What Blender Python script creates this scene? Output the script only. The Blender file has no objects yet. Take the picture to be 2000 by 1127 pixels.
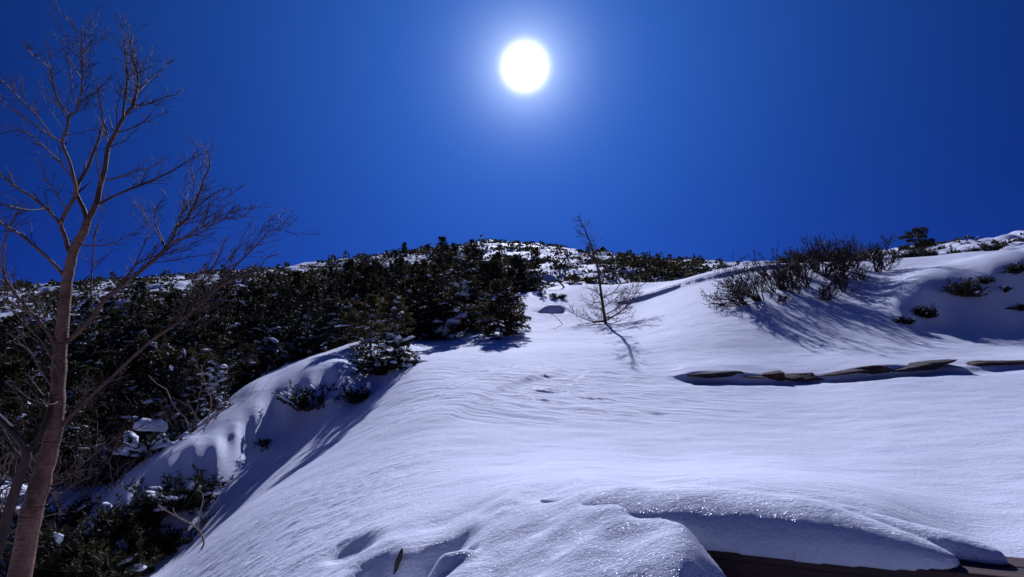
import bpy, math, random
import numpy as np
from mathutils import Vector

sc = bpy.context.scene
COL = sc.collection
R = math.radians
PITCH = R(9.0)
CP, SP = math.cos(PITCH), math.sin(PITCH)

# ------------------------------------------------------------------ camera
cam_data = bpy.data.cameras.new("camera")
cam_data.sensor_width = 36.0
cam_data.lens = 18.0                       # 90 degrees across
cam_data.clip_start = 0.05
cam_data.clip_end = 3000.0
cam = bpy.data.objects.new("camera", cam_data)
COL.objects.link(cam)
cam.location = (0, 0, 0)                   # eye level is z = 0
cam.rotation_euler = (R(90) + PITCH, 0, 0)
sc.camera = cam

# ------------------------------------------------------------------ sun, sky, exposure
SUN_EL, SUN_AZ = R(32.4), R(1.56)
SUN = Vector((math.sin(SUN_AZ) * math.cos(SUN_EL), math.cos(SUN_AZ) * math.cos(SUN_EL), math.sin(SUN_EL)))
sun_data = bpy.data.lights.new("sun", 'SUN')
sun_data.energy = 4.35
sun_data.angle = R(0.5)
sun_data.color = (0.865, 0.90, 1.16)
sun = bpy.data.objects.new("sun", sun_data)
COL.objects.link(sun)
sun.rotation_euler = SUN.to_track_quat('Z', 'Y').to_euler()
sun.location = (0, 0, 60)

world = bpy.data.worlds.new("World")
sc.world = world
world.use_nodes = True


def build_world():
    nt = world.node_tree
    nt.nodes.clear()
    N = nt.nodes.new
    L = nt.links.new
    out = N('ShaderNodeOutputWorld')
    bg = N('ShaderNodeBackground')
    sky = N('ShaderNodeTexSky')
    sky.sky_type = 'NISHITA'
    sky.sun_disc = False
    sky.sun_elevation = SUN_EL
    sky.sun_rotation = SUN_AZ
    sky.altitude = 2600
    sky.air_density = 1.0
    sky.dust_density = 0.05
    sky.ozone_density = 4.0
    gam = N('ShaderNodeGamma')
    gam.inputs['Gamma'].default_value = 1.15
    mul = N('ShaderNodeVectorMath'); mul.operation = 'MULTIPLY'
    mul.inputs[1].default_value = SKY_TINT
    L(sky.outputs[0], gam.inputs['Color'])
    L(gam.outputs[0], mul.inputs[0])
    # the sun's own disc and the bright air round it, by angle from the sun
    tc = N('ShaderNodeTexCoord')
    nrm = N('ShaderNodeVectorMath'); nrm.operation = 'NORMALIZE'
    L(tc.outputs['Generated'], nrm.inputs[0])
    dot = N('ShaderNodeVectorMath'); dot.operation = 'DOT_PRODUCT'
    dot.inputs[1].default_value = SUN
    L(nrm.outputs[0], dot.inputs[0])
    ac = N('ShaderNodeMath'); ac.operation = 'ARCCOSINE'
    L(dot.outputs['Value'], ac.inputs[0])
    dg = N('ShaderNodeMath'); dg.operation = 'MULTIPLY'; dg.inputs[1].default_value = 180 / math.pi
    L(ac.outputs[0], dg.inputs[0])
    total = mul.outputs[0]
    for amp, width, power, colr in GLOW:
        d1 = N('ShaderNodeMath'); d1.operation = 'DIVIDE'; d1.inputs[1].default_value = width
        L(dg.outputs[0], d1.inputs[0])
        d2 = N('ShaderNodeMath'); d2.operation = 'POWER'; d2.inputs[1].default_value = power
        L(d1.outputs[0], d2.inputs[0])
        d3 = N('ShaderNodeMath'); d3.operation = 'MULTIPLY'; d3.inputs[1].default_value = -1
        L(d2.outputs[0], d3.inputs[0])
        d4 = N('ShaderNodeMath'); d4.operation = 'EXPONENT'
        L(d3.outputs[0], d4.inputs[0])
        sv = N('ShaderNodeVectorMath'); sv.operation = 'SCALE'
        sv.inputs[0].default_value = [c * amp for c in colr]
        L(d4.outputs[0], sv.inputs['Scale'])
        ad = N('ShaderNodeVectorMath'); ad.operation = 'ADD'
        L(total, ad.inputs[0]); L(sv.outputs[0], ad.inputs[1])
        total = ad.outputs[0]
    L(total, bg.inputs['Color'])
    bg.inputs['Strength'].default_value = SKY_STRENGTH
    L(bg.outputs[0], out.inputs['Surface'])


SKY_STRENGTH = 0.07
SKY_TINT = (0.018, 0.046, 0.27)
GLOW = [(40.0, 2.0, 3.2, (1.0, 1.0, 1.0)), (15.0, 3.1, 1.2, (0.78, 0.88, 1.0)), (2.6, 11.0, 1.2, (0.27, 0.55, 1.0)), (5.8, 33.0, 1.65, (0.040, 0.245, 1.05))]
build_world()
sc.view_settings.view_transform = 'Standard'
sc.view_settings.look = 'None'
sc.view_settings.exposure = 0.0
sc.view_settings.gamma = 1.0
sc.view_settings.use_curve_mapping = False
sc.cycles.max_bounces = 6
sc.cycles.diffuse_bounces = 3
sc.cycles.glossy_bounces = 2
sc.cycles.transparent_max_bounces = 4
sc.cycles.sample_clamp_indirect = 4.0


# ------------------------------------------------------------------ small helpers
def ray(px, py):
    """direction through a point of the 2000 x 1127 photograph, scaled to one metre forward"""
    u, v = (px - 1000.0) / 1000.0, (563.5 - py) / 1000.0
    f = CP - v * SP
    return np.array((u / f, 1.0, (SP + v * CP) / f))


def at(px, py, Y):
    return ray(px, py) * Y


def hash2(ix, iy, seed):
    h = (ix.astype(np.int64) * 374761393 + iy.astype(np.int64) * 668265263 + seed * 974634777) & 0xFFFFFFFF
    h = ((h ^ (h >> 13)) * 1274126177) & 0xFFFFFFFF
    h = (h ^ (h >> 16)) & 0xFFFF
    return h / 65535.0


def vnoise(x, y, seed=0):
    ix, iy = np.floor(x), np.floor(y)
    fx, fy = x - ix, y - iy
    ux, uy = fx * fx * fx * (fx * (fx * 6 - 15) + 10), fy * fy * fy * (fy * (fy * 6 - 15) + 10)
    a, b = hash2(ix, iy, seed), hash2(ix + 1, iy, seed)
    c, d = hash2(ix, iy + 1, seed), hash2(ix + 1, iy + 1, seed)
    return (a + (b - a) * ux) * (1 - uy) + (c + (d - c) * ux) * uy - 0.5


def fbm(x, y, seed=0, octaves=3):
    s, amp = 0, 1.0
    for k in range(octaves):
        s = s + amp * vnoise(x * 2 ** k + 17.3 * k, y * 2 ** k - 9.1 * k, seed + k)
        amp *= 0.5
    return s


def sstep(a, b, x):
    t = np.clip((x - a) / (b - a), 0, 1)
    return t * t * (3 - 2 * t)


# ------------------------------------------------------------------ the lie of the land
# surveyed spots: where a spot of snow shows in the photograph and how far away it is
SPOTS = [
    # near snowfield
    (310, 1122, 5.6), (560, 1120, 3.0), (800, 1127, 2.3), (1000, 1127, 2.1), (1000, 982, 2.75), (1130, 990, 2.42), (1200, 1010, 2.22), (1280, 1040, 2.06), (1350, 1066, 1.94), (1200, 1120, 1.92), (1330, 1112, 1.82),
    (1900, 1040, 2.75), (2150, 1040, 2.75), (2300, 1000, 3.2),
    (425, 1028, 6.0), (650, 1000, 3.9), (900, 1000, 3.0), (1060, 968, 2.85), (1250, 955, 2.75), (1430, 948, 2.72), (1600, 968, 2.65), (1720, 1004, 2.5), (1430, 918, 3.6), (1650, 930, 3.6), (2000, 1000, 3.1),
    (520, 958, 6.4), (750, 900, 5.1), (1000, 900, 4.6), (1300, 900, 4.6), (1600, 900, 4.5), (1950, 900, 4.3), (2300, 900, 4.2),
    (610, 892, 7.2), (820, 830, 6.3), (1050, 820, 6.6), (1350, 820, 6.5), (1700, 815, 6.3), (2000, 810, 6.0), (2300, 800, 6.0),
    (720, 805, 8.3), (900, 765, 8.0), (1100, 765, 8.3), (1350, 775, 8.0), (1600, 775, 7.8), (1850, 765, 7.6), (2050, 760, 7.4),
    (800, 742, 9.4), (900, 738, 9.3), (1000, 725, 9.7), (1150, 722, 9.9), (1350, 738, 9.3), (1600, 736, 9.2), (1850, 722, 9.0), (2050, 712, 8.8), (2300, 700, 8.7),
    (850, 712, 10.6), (1000, 706, 10.6), (1200, 702, 11.2), (1400, 700, 10.7), (1650, 692, 10.5), (1850, 690, 10.4), (2000, 690, 10.2), (2300, 690, 10.0),
    # slope behind it up to the drift's crest
    (900, 690, 12.2), (1000, 680, 13.3), (1100, 660, 15.2), (1200, 660, 15.0), (1400, 645, 13.1), (1600, 645, 12.8), (1740, 645, 12.6), (1850, 655, 12.2), (2000, 655, 12.0), (2300, 660, 12),
    (950, 655, 16.4), (1040, 630, 19.3), (1200, 628, 19.8), (1400, 590, 16.8), (1550, 585, 15.6), (1650, 590, 15.1),
    (1850, 638, 13.0), (1850, 580, 14.0), (1850, 538, 14.8), (1940, 575, 13.7), (1940, 525, 14.5), (2000, 640, 12.6), (2000, 560, 13.7), (2000, 512, 14.5), (2250, 640, 12.4), (2250, 550, 13.6), (2250, 500, 14.4),
    (1740, 633, 13.2), (1750, 588, 13.9), (1800, 635, 13.0), (1800, 562, 14.2), (1650, 620, 13.8), (1740, 560, 15.6), (1740, 528, 18.5),
    (1850, 515, 17.5), (1980, 498, 18.0), (2250, 480, 18.0),
    (1010, 590, 24.0), (1120, 578, 26.0), (1240, 578, 25.5), (1400, 555, 20.5), (1540, 540, 18.7), (1650, 532, 18.3),
    (1000, 577, 27.0), (1120, 553, 31.0), (1240, 552, 30.5), (1390, 531, 25.5), (1510, 520, 22.0), (1650, 511, 21.5), (1770, 505, 21.5), (1900, 492, 22.0), (2000, 489, 22.0), (2250, 470, 22.0),
    # dip behind the crest
    (1000, 585, 34), (1120, 566, 38), (1240, 566, 38), (1390, 552, 34), (1510, 540, 31), (1650, 530, 30), (1770, 516, 29), (1900, 500, 29), (2000, 495, 29), (2250, 480, 29),
    # the tree group's ground and the way up the mountain
    (880, 668, 17.5), (800, 690, 13.5), (900, 640, 23), (900, 608, 33),
    (860, 560, 50), (960, 545, 52), (1080, 535, 55), (1200, 538, 58), (1400, 535, 60),
    (860, 522, 80), (960, 508, 85), (1080, 508, 85), (1200, 520, 85), (1400, 524, 85),
    (850, 490, 130), (960, 474, 140), (1050, 480, 140), (1150, 494, 135), (1250, 506, 130), (1400, 514, 120), (1550, 514, 110),
    (1650, 505, 55), (1770, 500, 48), (1880, 490, 45), (2000, 478, 45), (2250, 460, 45),
    (1650, 508, 90), (1770, 491, 90), (1850, 479, 90), (1940, 468, 90), (2000, 457, 90), (2250, 420, 95),
    (700, 506, 130), (500, 529, 130), (250, 547, 130), (0, 562, 130), (-300, 565, 130),
    (700, 535, 80), (500, 552, 80), (250, 568, 80), (0, 578, 80), (-300, 590, 80),
    (700, 590, 42), (500, 612, 42), (250, 640, 42), (0, 655, 42), (-300, 670, 42),
    (740, 650, 22), (560, 680, 22), (350, 745, 22), (100, 790, 22), (-200, 820, 22),
    # lit bank left of the hollow
    (700, 668, 15.0), (600, 700, 12.9), (690, 700, 13.0), (540, 735, 11.6), (490, 752, 11.2), (465, 785, 10.5), (425, 815, 9.8), (395, 850, 9.2),
    # behind the bank
    (640, 690, 18), (430, 790, 15), (300, 890, 12), (150, 990, 9.5), (0, 1000, 8.5), (60, 1120, 7.2), (-200, 1000, 8), (-200, 1150, 6), (0, 900, 13), (-300, 900, 13),
    # hollow
    (745, 725, 11.2), (700, 775, 10.2), (530, 868, 9.1), (490, 905, 8.6), (462, 935, 8.25), (430, 970, 7.9), (395, 1005, 7.6), (345, 1055, 7.2), (265, 1110, 6.8), (100, 1180, 4.9), (-200, 1300, 4.9),
    (60, 1300, 4.2), (-300, 1500, 3.0),
    # the lie of the land out of view
    (1000, 1700, 1.1), (300, 1700, 1.35), (1800, 1500, 1.5), (-300, 2300, 1.5), (2600, 1800, 1.2), (1400, 1350, 1.55), (2100, 1350, 1.6),
]
# below the skyline again behind the summit
for _px, _py in ((-300, 590), (0, 590), (500, 570), (960, 540), (1400, 560), (2000, 520), (2250, 500)):
    SPOTS.append((_px, _py, 320))

# brow of the bank, and the foot of its steep face that the sun does not reach
for _px, _py, _Y in ((655, 722, 10.9), (605, 745, 10.6), (560, 770, 10.3), (505, 803, 9.6), (465, 838, 9.0), (425, 866, 8.5), (380, 868, 8.5), (325, 908, 8.2), (250, 968, 7.7), (185, 1050, 7.1)):
    SPOTS.append((_px, _py, _Y))
    for _d, _k in ((30, 0.5), (75, 0.24), (115, 0.10)):
        if (_d > 100 and not 430 < _px < 600) or (_d > 60 and _px in (505, 465)):
            continue
        _qx, _qy = _px - _d * 0.72, _py + _d
        _e0, _e1 = ray(_px, _py)[2], ray(_qx, _qy)[2]
        _q = (0.635 - _e0) / (0.635 - _e1)
        SPOTS.append((_qx, _qy, _Y * (_q + (1 - _q) * _k)))


def _prep():
    P = np.array([at(*s) for s in SPOTS])
    rr = np.hypot(P[:, 0], P[:, 1])
    phi = np.arctan2(P[:, 0], P[:, 1])
    return np.stack([phi * 3.0, np.log(rr)], 1), P[:, 2] / rr


_CT, _CE = _prep()


def _kern(d2):
    return 0.5 * d2 * np.log(d2 + 1e-12)


def _solve():
    n = len(_CT)
    d2 = ((_CT[:, None, :] - _CT[None, :, :]) ** 2).sum(-1)
    A = np.zeros((n + 3, n + 3))
    A[:n, :n] = _kern(d2) + np.eye(n) * 1.5e-3
    A[:n, n] = 1
    A[:n, n + 1:] = _CT
    A[n:, :n] = A[:n, n:].T
    b = np.zeros(n + 3)
    b[:n] = _CE
    return np.linalg.solve(A, b)


_W = _solve()


def base_height(X, Y):
    X = np.atleast_1d(np.asarray(X, float)); Y = np.atleast_1d(np.asarray(Y, float))
    rr = np.hypot(X, Y)
    phi = np.clip(np.arctan2(X, Y), -R(58), R(58)) * 3.0
    s = np.log(np.clip(rr, 1.1, 330))
    out = np.empty(len(X))
    for i in range(0, len(X), 40000):
        q = np.stack([phi[i:i + 40000], s[i:i + 40000]], 1)
        d2 = (q[:, :1] - _CT[None, :, 0]) ** 2 + (q[:, 1:2] - _CT[None, :, 1]) ** 2
        out[i:i + 40000] = _kern(d2) @ _W[:-3] + _W[-3] + q @ _W[-2:]
    return out * np.clip(rr, 1.1, 330)


def seg_dist(X, Y, pts):
    """distance to a polyline and the signed side of it, in plan"""
    best = np.full(len(X), 1e9)
    along = np.zeros(len(X)); side = np.zeros(len(X)); acc = 0.0
    for (ax, ay), (bx, by) in zip(pts[:-1], pts[1:]):
        dx, dy = bx - ax, by - ay
        L = math.hypot(dx, dy)
        t = np.clip(((X - ax) * dx + (Y - ay) * dy) / (L * L), 0, 1)
        d = np.hypot(X - ax - t * dx, Y - ay - t * dy)
        m = d < best
        best = np.where(m, d, best)
        along = np.where(m, acc + t * L, along)
        side = np.where(m, np.sign(dx * (Y - ay) - dy * (X - ax)), side)
        acc += L
    return best, along, side


def plan(px, py, Y):
    p = at(px, py, Y)
    return (p[0], p[1])


STEP_LINE = [plan(1290, 736, 9.4), plan(1340, 738, 9.3), plan(1420, 738, 9.2), plan(1560, 738, 9.15), plan(1700, 728, 9.05), plan(1850, 722, 8.95), plan(2050, 712, 8.8), plan(2500, 700, 8.6)]
TRACK = [plan(690, 880, 5.4), plan(780, 832, 6.4), plan(860, 780, 7.6), plan(930, 738, 9.2), plan(1000, 721, 9.9), plan(1080, 712, 10.4), plan(1180, 708, 10.7)]
LIP = [plan(860, 850, 5.8), plan(900, 815, 6.7), plan(960, 775, 7.9), plan(1040, 742, 9.0), plan(1130, 728, 9.6), plan(1290, 728, 9.6)]
LIP2 = [plan(1130, 562, 24), plan(1270, 562, 23.5), plan(1330, 556, 23), plan(1400, 545, 22), plan(1460, 535, 21.5)]


def height(X, Y, detail=True):
    X = np.atleast_1d(np.asarray(X, float)); Y = np.atleast_1d(np.asarray(Y, float))
    z = base_height(X, Y)
    rr = np.hypot(X, Y)
    phi = np.degrees(np.arctan2(X, Y))
    # terrace edge with the stones: a small steep step that faces the valley
    d, al, sd = seg_dist(X, Y, STEP_LINE)
    sdist = d * sd
    fade = sstep(0.0, 0.7, al)
    wob = 0.22 * vnoise(X * 0.9, Y * 0.9, 5) + 0.12 * vnoise(X * 2.6, Y * 2.6, 6) + 0.04 * vnoise(X * 8, Y * 8, 7)
    s2 = sdist + wob
    lift = 0.7 + 0.9 * vnoise(X * 0.8 + 3, Y * 0.8, 9)
    z += fade * lift * (0.10 * sstep(-0.02, 0.14, s2) * (1 - sstep(0.2, 2.4, s2)) - 0.11 * sstep(-0.55, -0.10, s2) * (1 - sstep(-0.10, 0.10, s2)))
    # wind lip that starts the rippled patch, and one under the far crest
    d, al, sd = seg_dist(X, Y, LIP)
    s2 = d * sd + 0.06 * vnoise(X * 1.2, Y * 1.2, 8)
    fade = sstep(0, 1.0, al) * (1 - sstep(3.4, 4.6, al))
    z += 0.05 * fade * sstep(-0.12, 0.12, s2) * (1 - sstep(0.1, 1.6, s2))
    d, al, sd = seg_dist(X, Y, LIP2)
    fade = sstep(0, 3, al) * (1 - sstep(6.5, 9, al))
    z += 0.22 * fade * sstep(-0.35, 0.25, d * sd) * (1 - sstep(0.3, 4.0, d * sd))
    if not detail:
        return z
    # rough ground under the scrub and up the mountain
    wild = np.maximum(sstep(30, 45, rr), sstep(-0.3, -1.0, X + 6.2 + 0.0 * Y) * sstep(10, 13, rr))
    z += wild * (0.55 * fbm(X * 0.33, Y * 0.33, 11, 3) * np.clip(rr / 30, 0.6, 1.6))
    far = sstep(40, 60, rr)
    z += far * 0.9 * fbm(X * 0.12, Y * 0.12, 15, 4)
    calm = 1 - wild
    z += calm * 0.05 * fbm(X * 0.55, Y * 0.55, 21, 2)
    z += calm * 0.012 * fbm(X * 2.3, Y * 4.2, 22, 2)
    # wind ripples: long low scallops across the wind
    rip = fbm((X * 0.95 - Y * 0.30) * 1.7 + 3, (Y + 0.30 * X) * 7.5, 31, 2)
    zone = np.exp(-((X - 0.6 - 0.08 * (Y - 8)) / 2.6) ** 2) * sstep(6.0, 7.2, Y) * (1 - sstep(9.8, 10.7, Y))
    z += calm * 0.045 * zone * np.abs(rip)
    z += calm * 0.03 * zone * np.maximum(0, vnoise((X - 0.5 * Y) * 1.1, (Y + 0.4 * X) * 5.0, 33) - 0.08)
    zone2 = sstep(-0.2, -1.2, X) * sstep(6.4, 4.6, rr)
    scal = fbm(X * 7.0 + 0.8 * Y, (Y - 0.45 * X) * 17.0, 35, 2)
    z += calm * 0.022 * zone2 * (np.abs(scal))
    # knobbly close snow
    near = 1 - sstep(2.2, 3.6, rr)
    z += near * (0.05 * fbm(X * 3.2, Y * 3.2, 41, 3))
    # ski track: two thin grooves
    d, al, sd = seg_dist(X, Y, TRACK)
    for off, dep in ((0.0, 0.02), (0.16, 0.014)):
        z -= dep * np.exp(-((d * sd - off - 0.01) / 0.022) ** 2) * sstep(0, 0.6, al) * (1 - sstep(5.5, 6.5, al))
    # scoops and lumps at the photographer's feet
    for px, py, Yd, sx, sy, dep, rot in FEET:
        cx, cy = plan(px, py, Yd)
        c, s_ = math.cos(rot), math.sin(rot)
        a = ((X - cx) * c + (Y - cy) * s_) / sx
        b = (-(X - cx) * s_ + (Y - cy) * c) / sy
        z += 1.35 * dep * np.exp(-(a * a + b * b) ** 1.5)
    # dug out in front of the bench
    qs = (X - BENCH_A[0]) * BENCH_D[0] + (Y - BENCH_A[1]) * BENCH_D[1]
    qt = -(X - BENCH_A[0]) * BENCH_D[1] + (Y - BENCH_A[1]) * BENCH_D[0]
    cut = sstep(-0.02, 0.05, qs + 1.3 * np.minimum(qt, 0.02)) * (1 - sstep(0.20, 0.26, qt))
    z = np.where(cut > 0, z * (1 - cut) + cut * np.minimum(z, -1.08), z)
    return z


BENCH_A = (0.62, 2.10)
BENCH_D = (0.9421, -0.3352)
FEET = [(770, 1105, 2.35, 0.20, 0.13, -0.14, -0.3), (730, 1070, 2.5, 0.11, 0.12, -0.06, 0.2), (850, 1060, 2.5, 0.16, 0.09, -0.05, 0.5), (890, 1095, 2.35, 0.10, 0.07, 0.045, 0.6),
        (840, 1120, 2.3, 0.08, 0.06, 0.05, 0.0), (905, 1085, 2.4, 0.06, 0.05, -0.05, 0.0), (690, 1010, 2.9, 0.14, 0.10, -0.045, -0.4),
        (1050, 764, 8.2, 0.24, 0.03, -0.018, -0.2),
        (1084, 590, 22.5, 0.5, 0.4, 0.12, 0.1), (1074, 596, 21.7, 0.6, 0.4, -0.16, 0.1)]

_rs = np.random.default_rng(17)
for _ in range(9):   # thin wind cuts across the rippled patch
    FEET.append((_rs.uniform(870, 1330), _rs.uniform(722, 830), 0, _rs.uniform(0.15, 0.45), _rs.uniform(0.022, 0.04), -_rs.uniform(0.008, 0.016), _rs.uniform(-0.55, -0.15)))
for _i, _f in enumerate(FEET):
    if _f[2] == 0:
        FEET[_i] = (_f[0], _f[1], float(np.interp(_f[1], [722, 738, 765, 820, 830], [9.8, 9.3, 8.3, 6.6, 6.4])), *_f[3:])


def ground_z(x, y):
    return float(height(x, y)[0])


_MARCH = np.concatenate([np.geomspace(1.2, 60, 900), np.geomspace(60.5, 300, 200)])


def hit(px, py, ymin=1.2, ymax=300):
    """first spot of ground seen through that point of the photograph"""
    d = ray(px, py)
    ys = _MARCH[(_MARCH >= ymin) & (_MARCH <= ymax)]
    h = height(d[0] * ys, ys)
    below = np.nonzero(h >= d[2] * ys)[0]
    k = below[0] if len(below) else int(np.argmin(d[2] * ys - h))
    y = ys[k]
    return Vector((d[0] * y, y, h[k]))


# ------------------------------------------------------------------ materials
def mat(name):
    m = bpy.data.materials.new(name)
    m.use_nodes = True
    nt = m.node_tree
    b = nt.nodes['Principled BSDF']
    return m, nt, b


def rgba(c):
    return (c[0], c[1], c[2], 1.0)


def ramp(nt, src, stops):
    n = nt.nodes.new('ShaderNodeValToRGB')
    e = n.color_ramp.elements
    while len(e) < len(stops):
        e.new(0.5)
    for k, (p, c) in enumerate(stops):
        e[k].position = p
        e[k].color = rgba(c)
    nt.links.new(src, n.inputs[0])
    return n


def noise(nt, vec, scale, detail=3, rough=0.55):
    n = nt.nodes.new('ShaderNodeTexNoise')
    n.inputs['Scale'].default_value = scale
    n.inputs['Detail'].default_value = detail
    n.inputs['Roughness'].default_value = rough
    if vec is not None:
        nt.links.new(vec, n.inputs['Vector'])
    return n


def snow_material(name, sparkle=True, grain=1.0):
    m, nt, b = mat(name)
    L = nt.links.new
    tc = nt.nodes.new('ShaderNodeTexCoord')
    geo = nt.nodes.new('ShaderNodeNewGeometry')
    pos = geo.outputs['Position']
    n0 = noise(nt, pos, 0.8, 2)
    col = ramp(nt, n0.outputs['Fac'], [(0.3, (0.77, 0.81, 0.91)), (0.7, (0.83, 0.86, 0.94))])
    L(col.outputs[0], b.inputs['Base Color'])
    b.inputs['Roughness'].default_value = 0.85
    b.inputs['Specular IOR Level'].default_value = 0.15
    # crust: streaks, then grains
    mp = nt.nodes.new('ShaderNodeMapping')
    mp.inputs['Scale'].default_value = (1.0, 2.6, 2.0)
    mp.inputs['Rotation'].default_value = (0, 0, 0.25)
    L(pos, mp.inputs['Vector'])
    s1 = noise(nt, mp.outputs[0], 5.0, 4, 0.6)
    s2 = noise(nt, pos, 60.0, 3, 0.7)
    mp3 = nt.nodes.new('ShaderNodeMapping')
    mp3.inputs['Scale'].default_value = (0.55, 1.5, 1.2)
    mp3.inputs['Rotation'].default_value = (0, 0, -0.35)
    L(pos, mp3.inputs['Vector'])
    s4 = noise(nt, mp3.outputs[0], 17.0, 4, 0.68)
    s3 = noise(nt, pos, 260.0, 2, 0.7)
    patch = noise(nt, pos, 0.9, 2)
    pr = ramp(nt, patch.outputs['Fac'], [(0.42, (0.12, 0.12, 0.12)), (0.62, (0.8, 0.8, 0.8))])
    prev = None
    for src, dist, st in ((s1, 0.012, 0.7), (s4, 0.011 * grain, 0.75), (s2, 0.007 * grain, 0.9), (s3, 0.0035 * grain, 0.9)):
        bp = nt.nodes.new('ShaderNodeBump')
        bp.inputs['Strength'].default_value = st
        bp.inputs['Distance'].default_value = dist
        L(src.outputs['Fac'], bp.inputs['Height'])
        if src is s1:
            L(pr.outputs[0], bp.inputs['Strength'])
        if prev is not None:
            L(prev.outputs[0], bp.inputs['Normal'])
        prev = bp
    L(prev.outputs[0], b.inputs['Normal'])
    if sparkle:
        # ice crystals: each cell is a tiny mirror with its own tilt
        vo = nt.nodes.new('ShaderNodeTexVoronoi')
        vo.inputs['Scale'].default_value = 420.0
        L(pos, vo.inputs['Vector'])
        mr = nt.nodes.new('ShaderNodeVectorMath'); mr.operation = 'SUBTRACT'
        mr.inputs[1].default_value = (0.5, 0.5, 0.5)
        L(vo.outputs['Color'], mr.inputs[0])
        ms = nt.nodes.new('ShaderNodeVectorMath'); ms.operation = 'SCALE'
        ms.inputs['Scale'].default_value = 1.5
        L(mr.outputs[0], ms.inputs[0])
        ma = nt.nodes.new('ShaderNodeVectorMath'); ma.operation = 'ADD'
        L(ms.outputs[0], ma.inputs[0]); L(geo.outputs['Normal'], ma.inputs[1])
        mn = nt.nodes.new('ShaderNodeVectorMath'); mn.operation = 'NORMALIZE'
        L(ma.outputs[0], mn.inputs[0])
        gl = nt.nodes.new('ShaderNodeBsdfGlossy')
        gl.inputs['Roughness'].default_value = 0.22
        gl.inputs['Color'].default_value = (1, 1, 1, 1)
        L(mn.outputs[0], gl.inputs['Normal'])
        mx = nt.nodes.new('ShaderNodeMixShader')
        mx.inputs[0].default_value = 0.014
        out = nt.nodes['Material Output']
        L(b.outputs[0], mx.inputs[1]); L(gl.outputs[0], mx.inputs[2])
        L(mx.outputs[0], out.inputs['Surface'])
    return m


M = {}
M['snow'] = snow_material('snow')
M['snow_load'] = snow_material('snow_load', sparkle=False, grain=0.6)


# ------------------------------------------------------------------ mesh plumbing
def mesh_object(name, verts, faces, material, parent=None, smooth=True, kind=None):
    me = bpy.data.meshes.new(name)
    verts = np.asarray(verts, np.float32)
    if isinstance(faces, np.ndarray):
        nf, k = faces.shape
        me.vertices.add(len(verts)); me.vertices.foreach_set('co', verts.ravel())
        me.loops.add(nf * k); me.loops.foreach_set('vertex_index', faces.astype(np.int32).ravel())
        me.polygons.add(nf)
        me.polygons.foreach_set('loop_start', np.arange(0, nf * k, k, dtype=np.int32))
        me.polygons.foreach_set('loop_total', np.full(nf, k, np.int32))
        me.update(calc_edges=True)
    else:
        me.from_pydata([tuple(v) for v in verts], [], faces)
    if smooth:
        me.polygons.foreach_set('use_smooth', np.ones(len(me.polygons), bool))
    me.materials.append(material)
    o = bpy.data.objects.new(name, me)
    COL.objects.link(o)
    if parent is not None:
        o.parent = parent
    if kind:
        o['kind'] = kind
    return o


def build_ground():
    core = np.radians(np.arange(-52, 52.01, 0.13))
    side = np.radians(np.linspace(52.5, 180, 60))
    phi = np.concatenate([-side[::-1][1:], core, side[:-1], [math.pi]])
    phi = np.concatenate([[-math.pi], phi])
    phi = np.unique(np.round(phi, 6))
    r = np.concatenate([np.geomspace(0.5, 1.45, 30), np.geomspace(1.46, 60, 840), np.geomspace(60.8, 330, 150), [450, 800, 1600]])
    PH, RR = np.meshgrid(phi, r, indexing='ij')
    X, Y = RR * np.sin(PH), RR * np.cos(PH)
    Z = height(X.ravel(), Y.ravel()).reshape(X.shape)
    back = sstep(R(75), R(130), np.abs(PH))
    Z = Z * (1 - back) + back * (-1.3 - 0.05 * np.clip(RR, 0, 300))
    beyond = sstep(330, 800, RR)
    Z = Z - beyond * 60
    nphi, nr = X.shape
    verts = np.stack([X, Y, Z], -1).reshape(-1, 3)
    verts = np.concatenate([verts, [[0, 0, -1.35]]])
    i = np.arange(nphi - 1)[:, None] * nr + np.arange(nr - 1)[None, :]
    faces = np.stack([i, i + nr, i + nr + 1, i + 1], -1).reshape(-1, 4)
    faces = faces[:, ::-1]
    return mesh_object('snow_ground', verts, faces, M['snow'], kind='structure')


build_ground()


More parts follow.
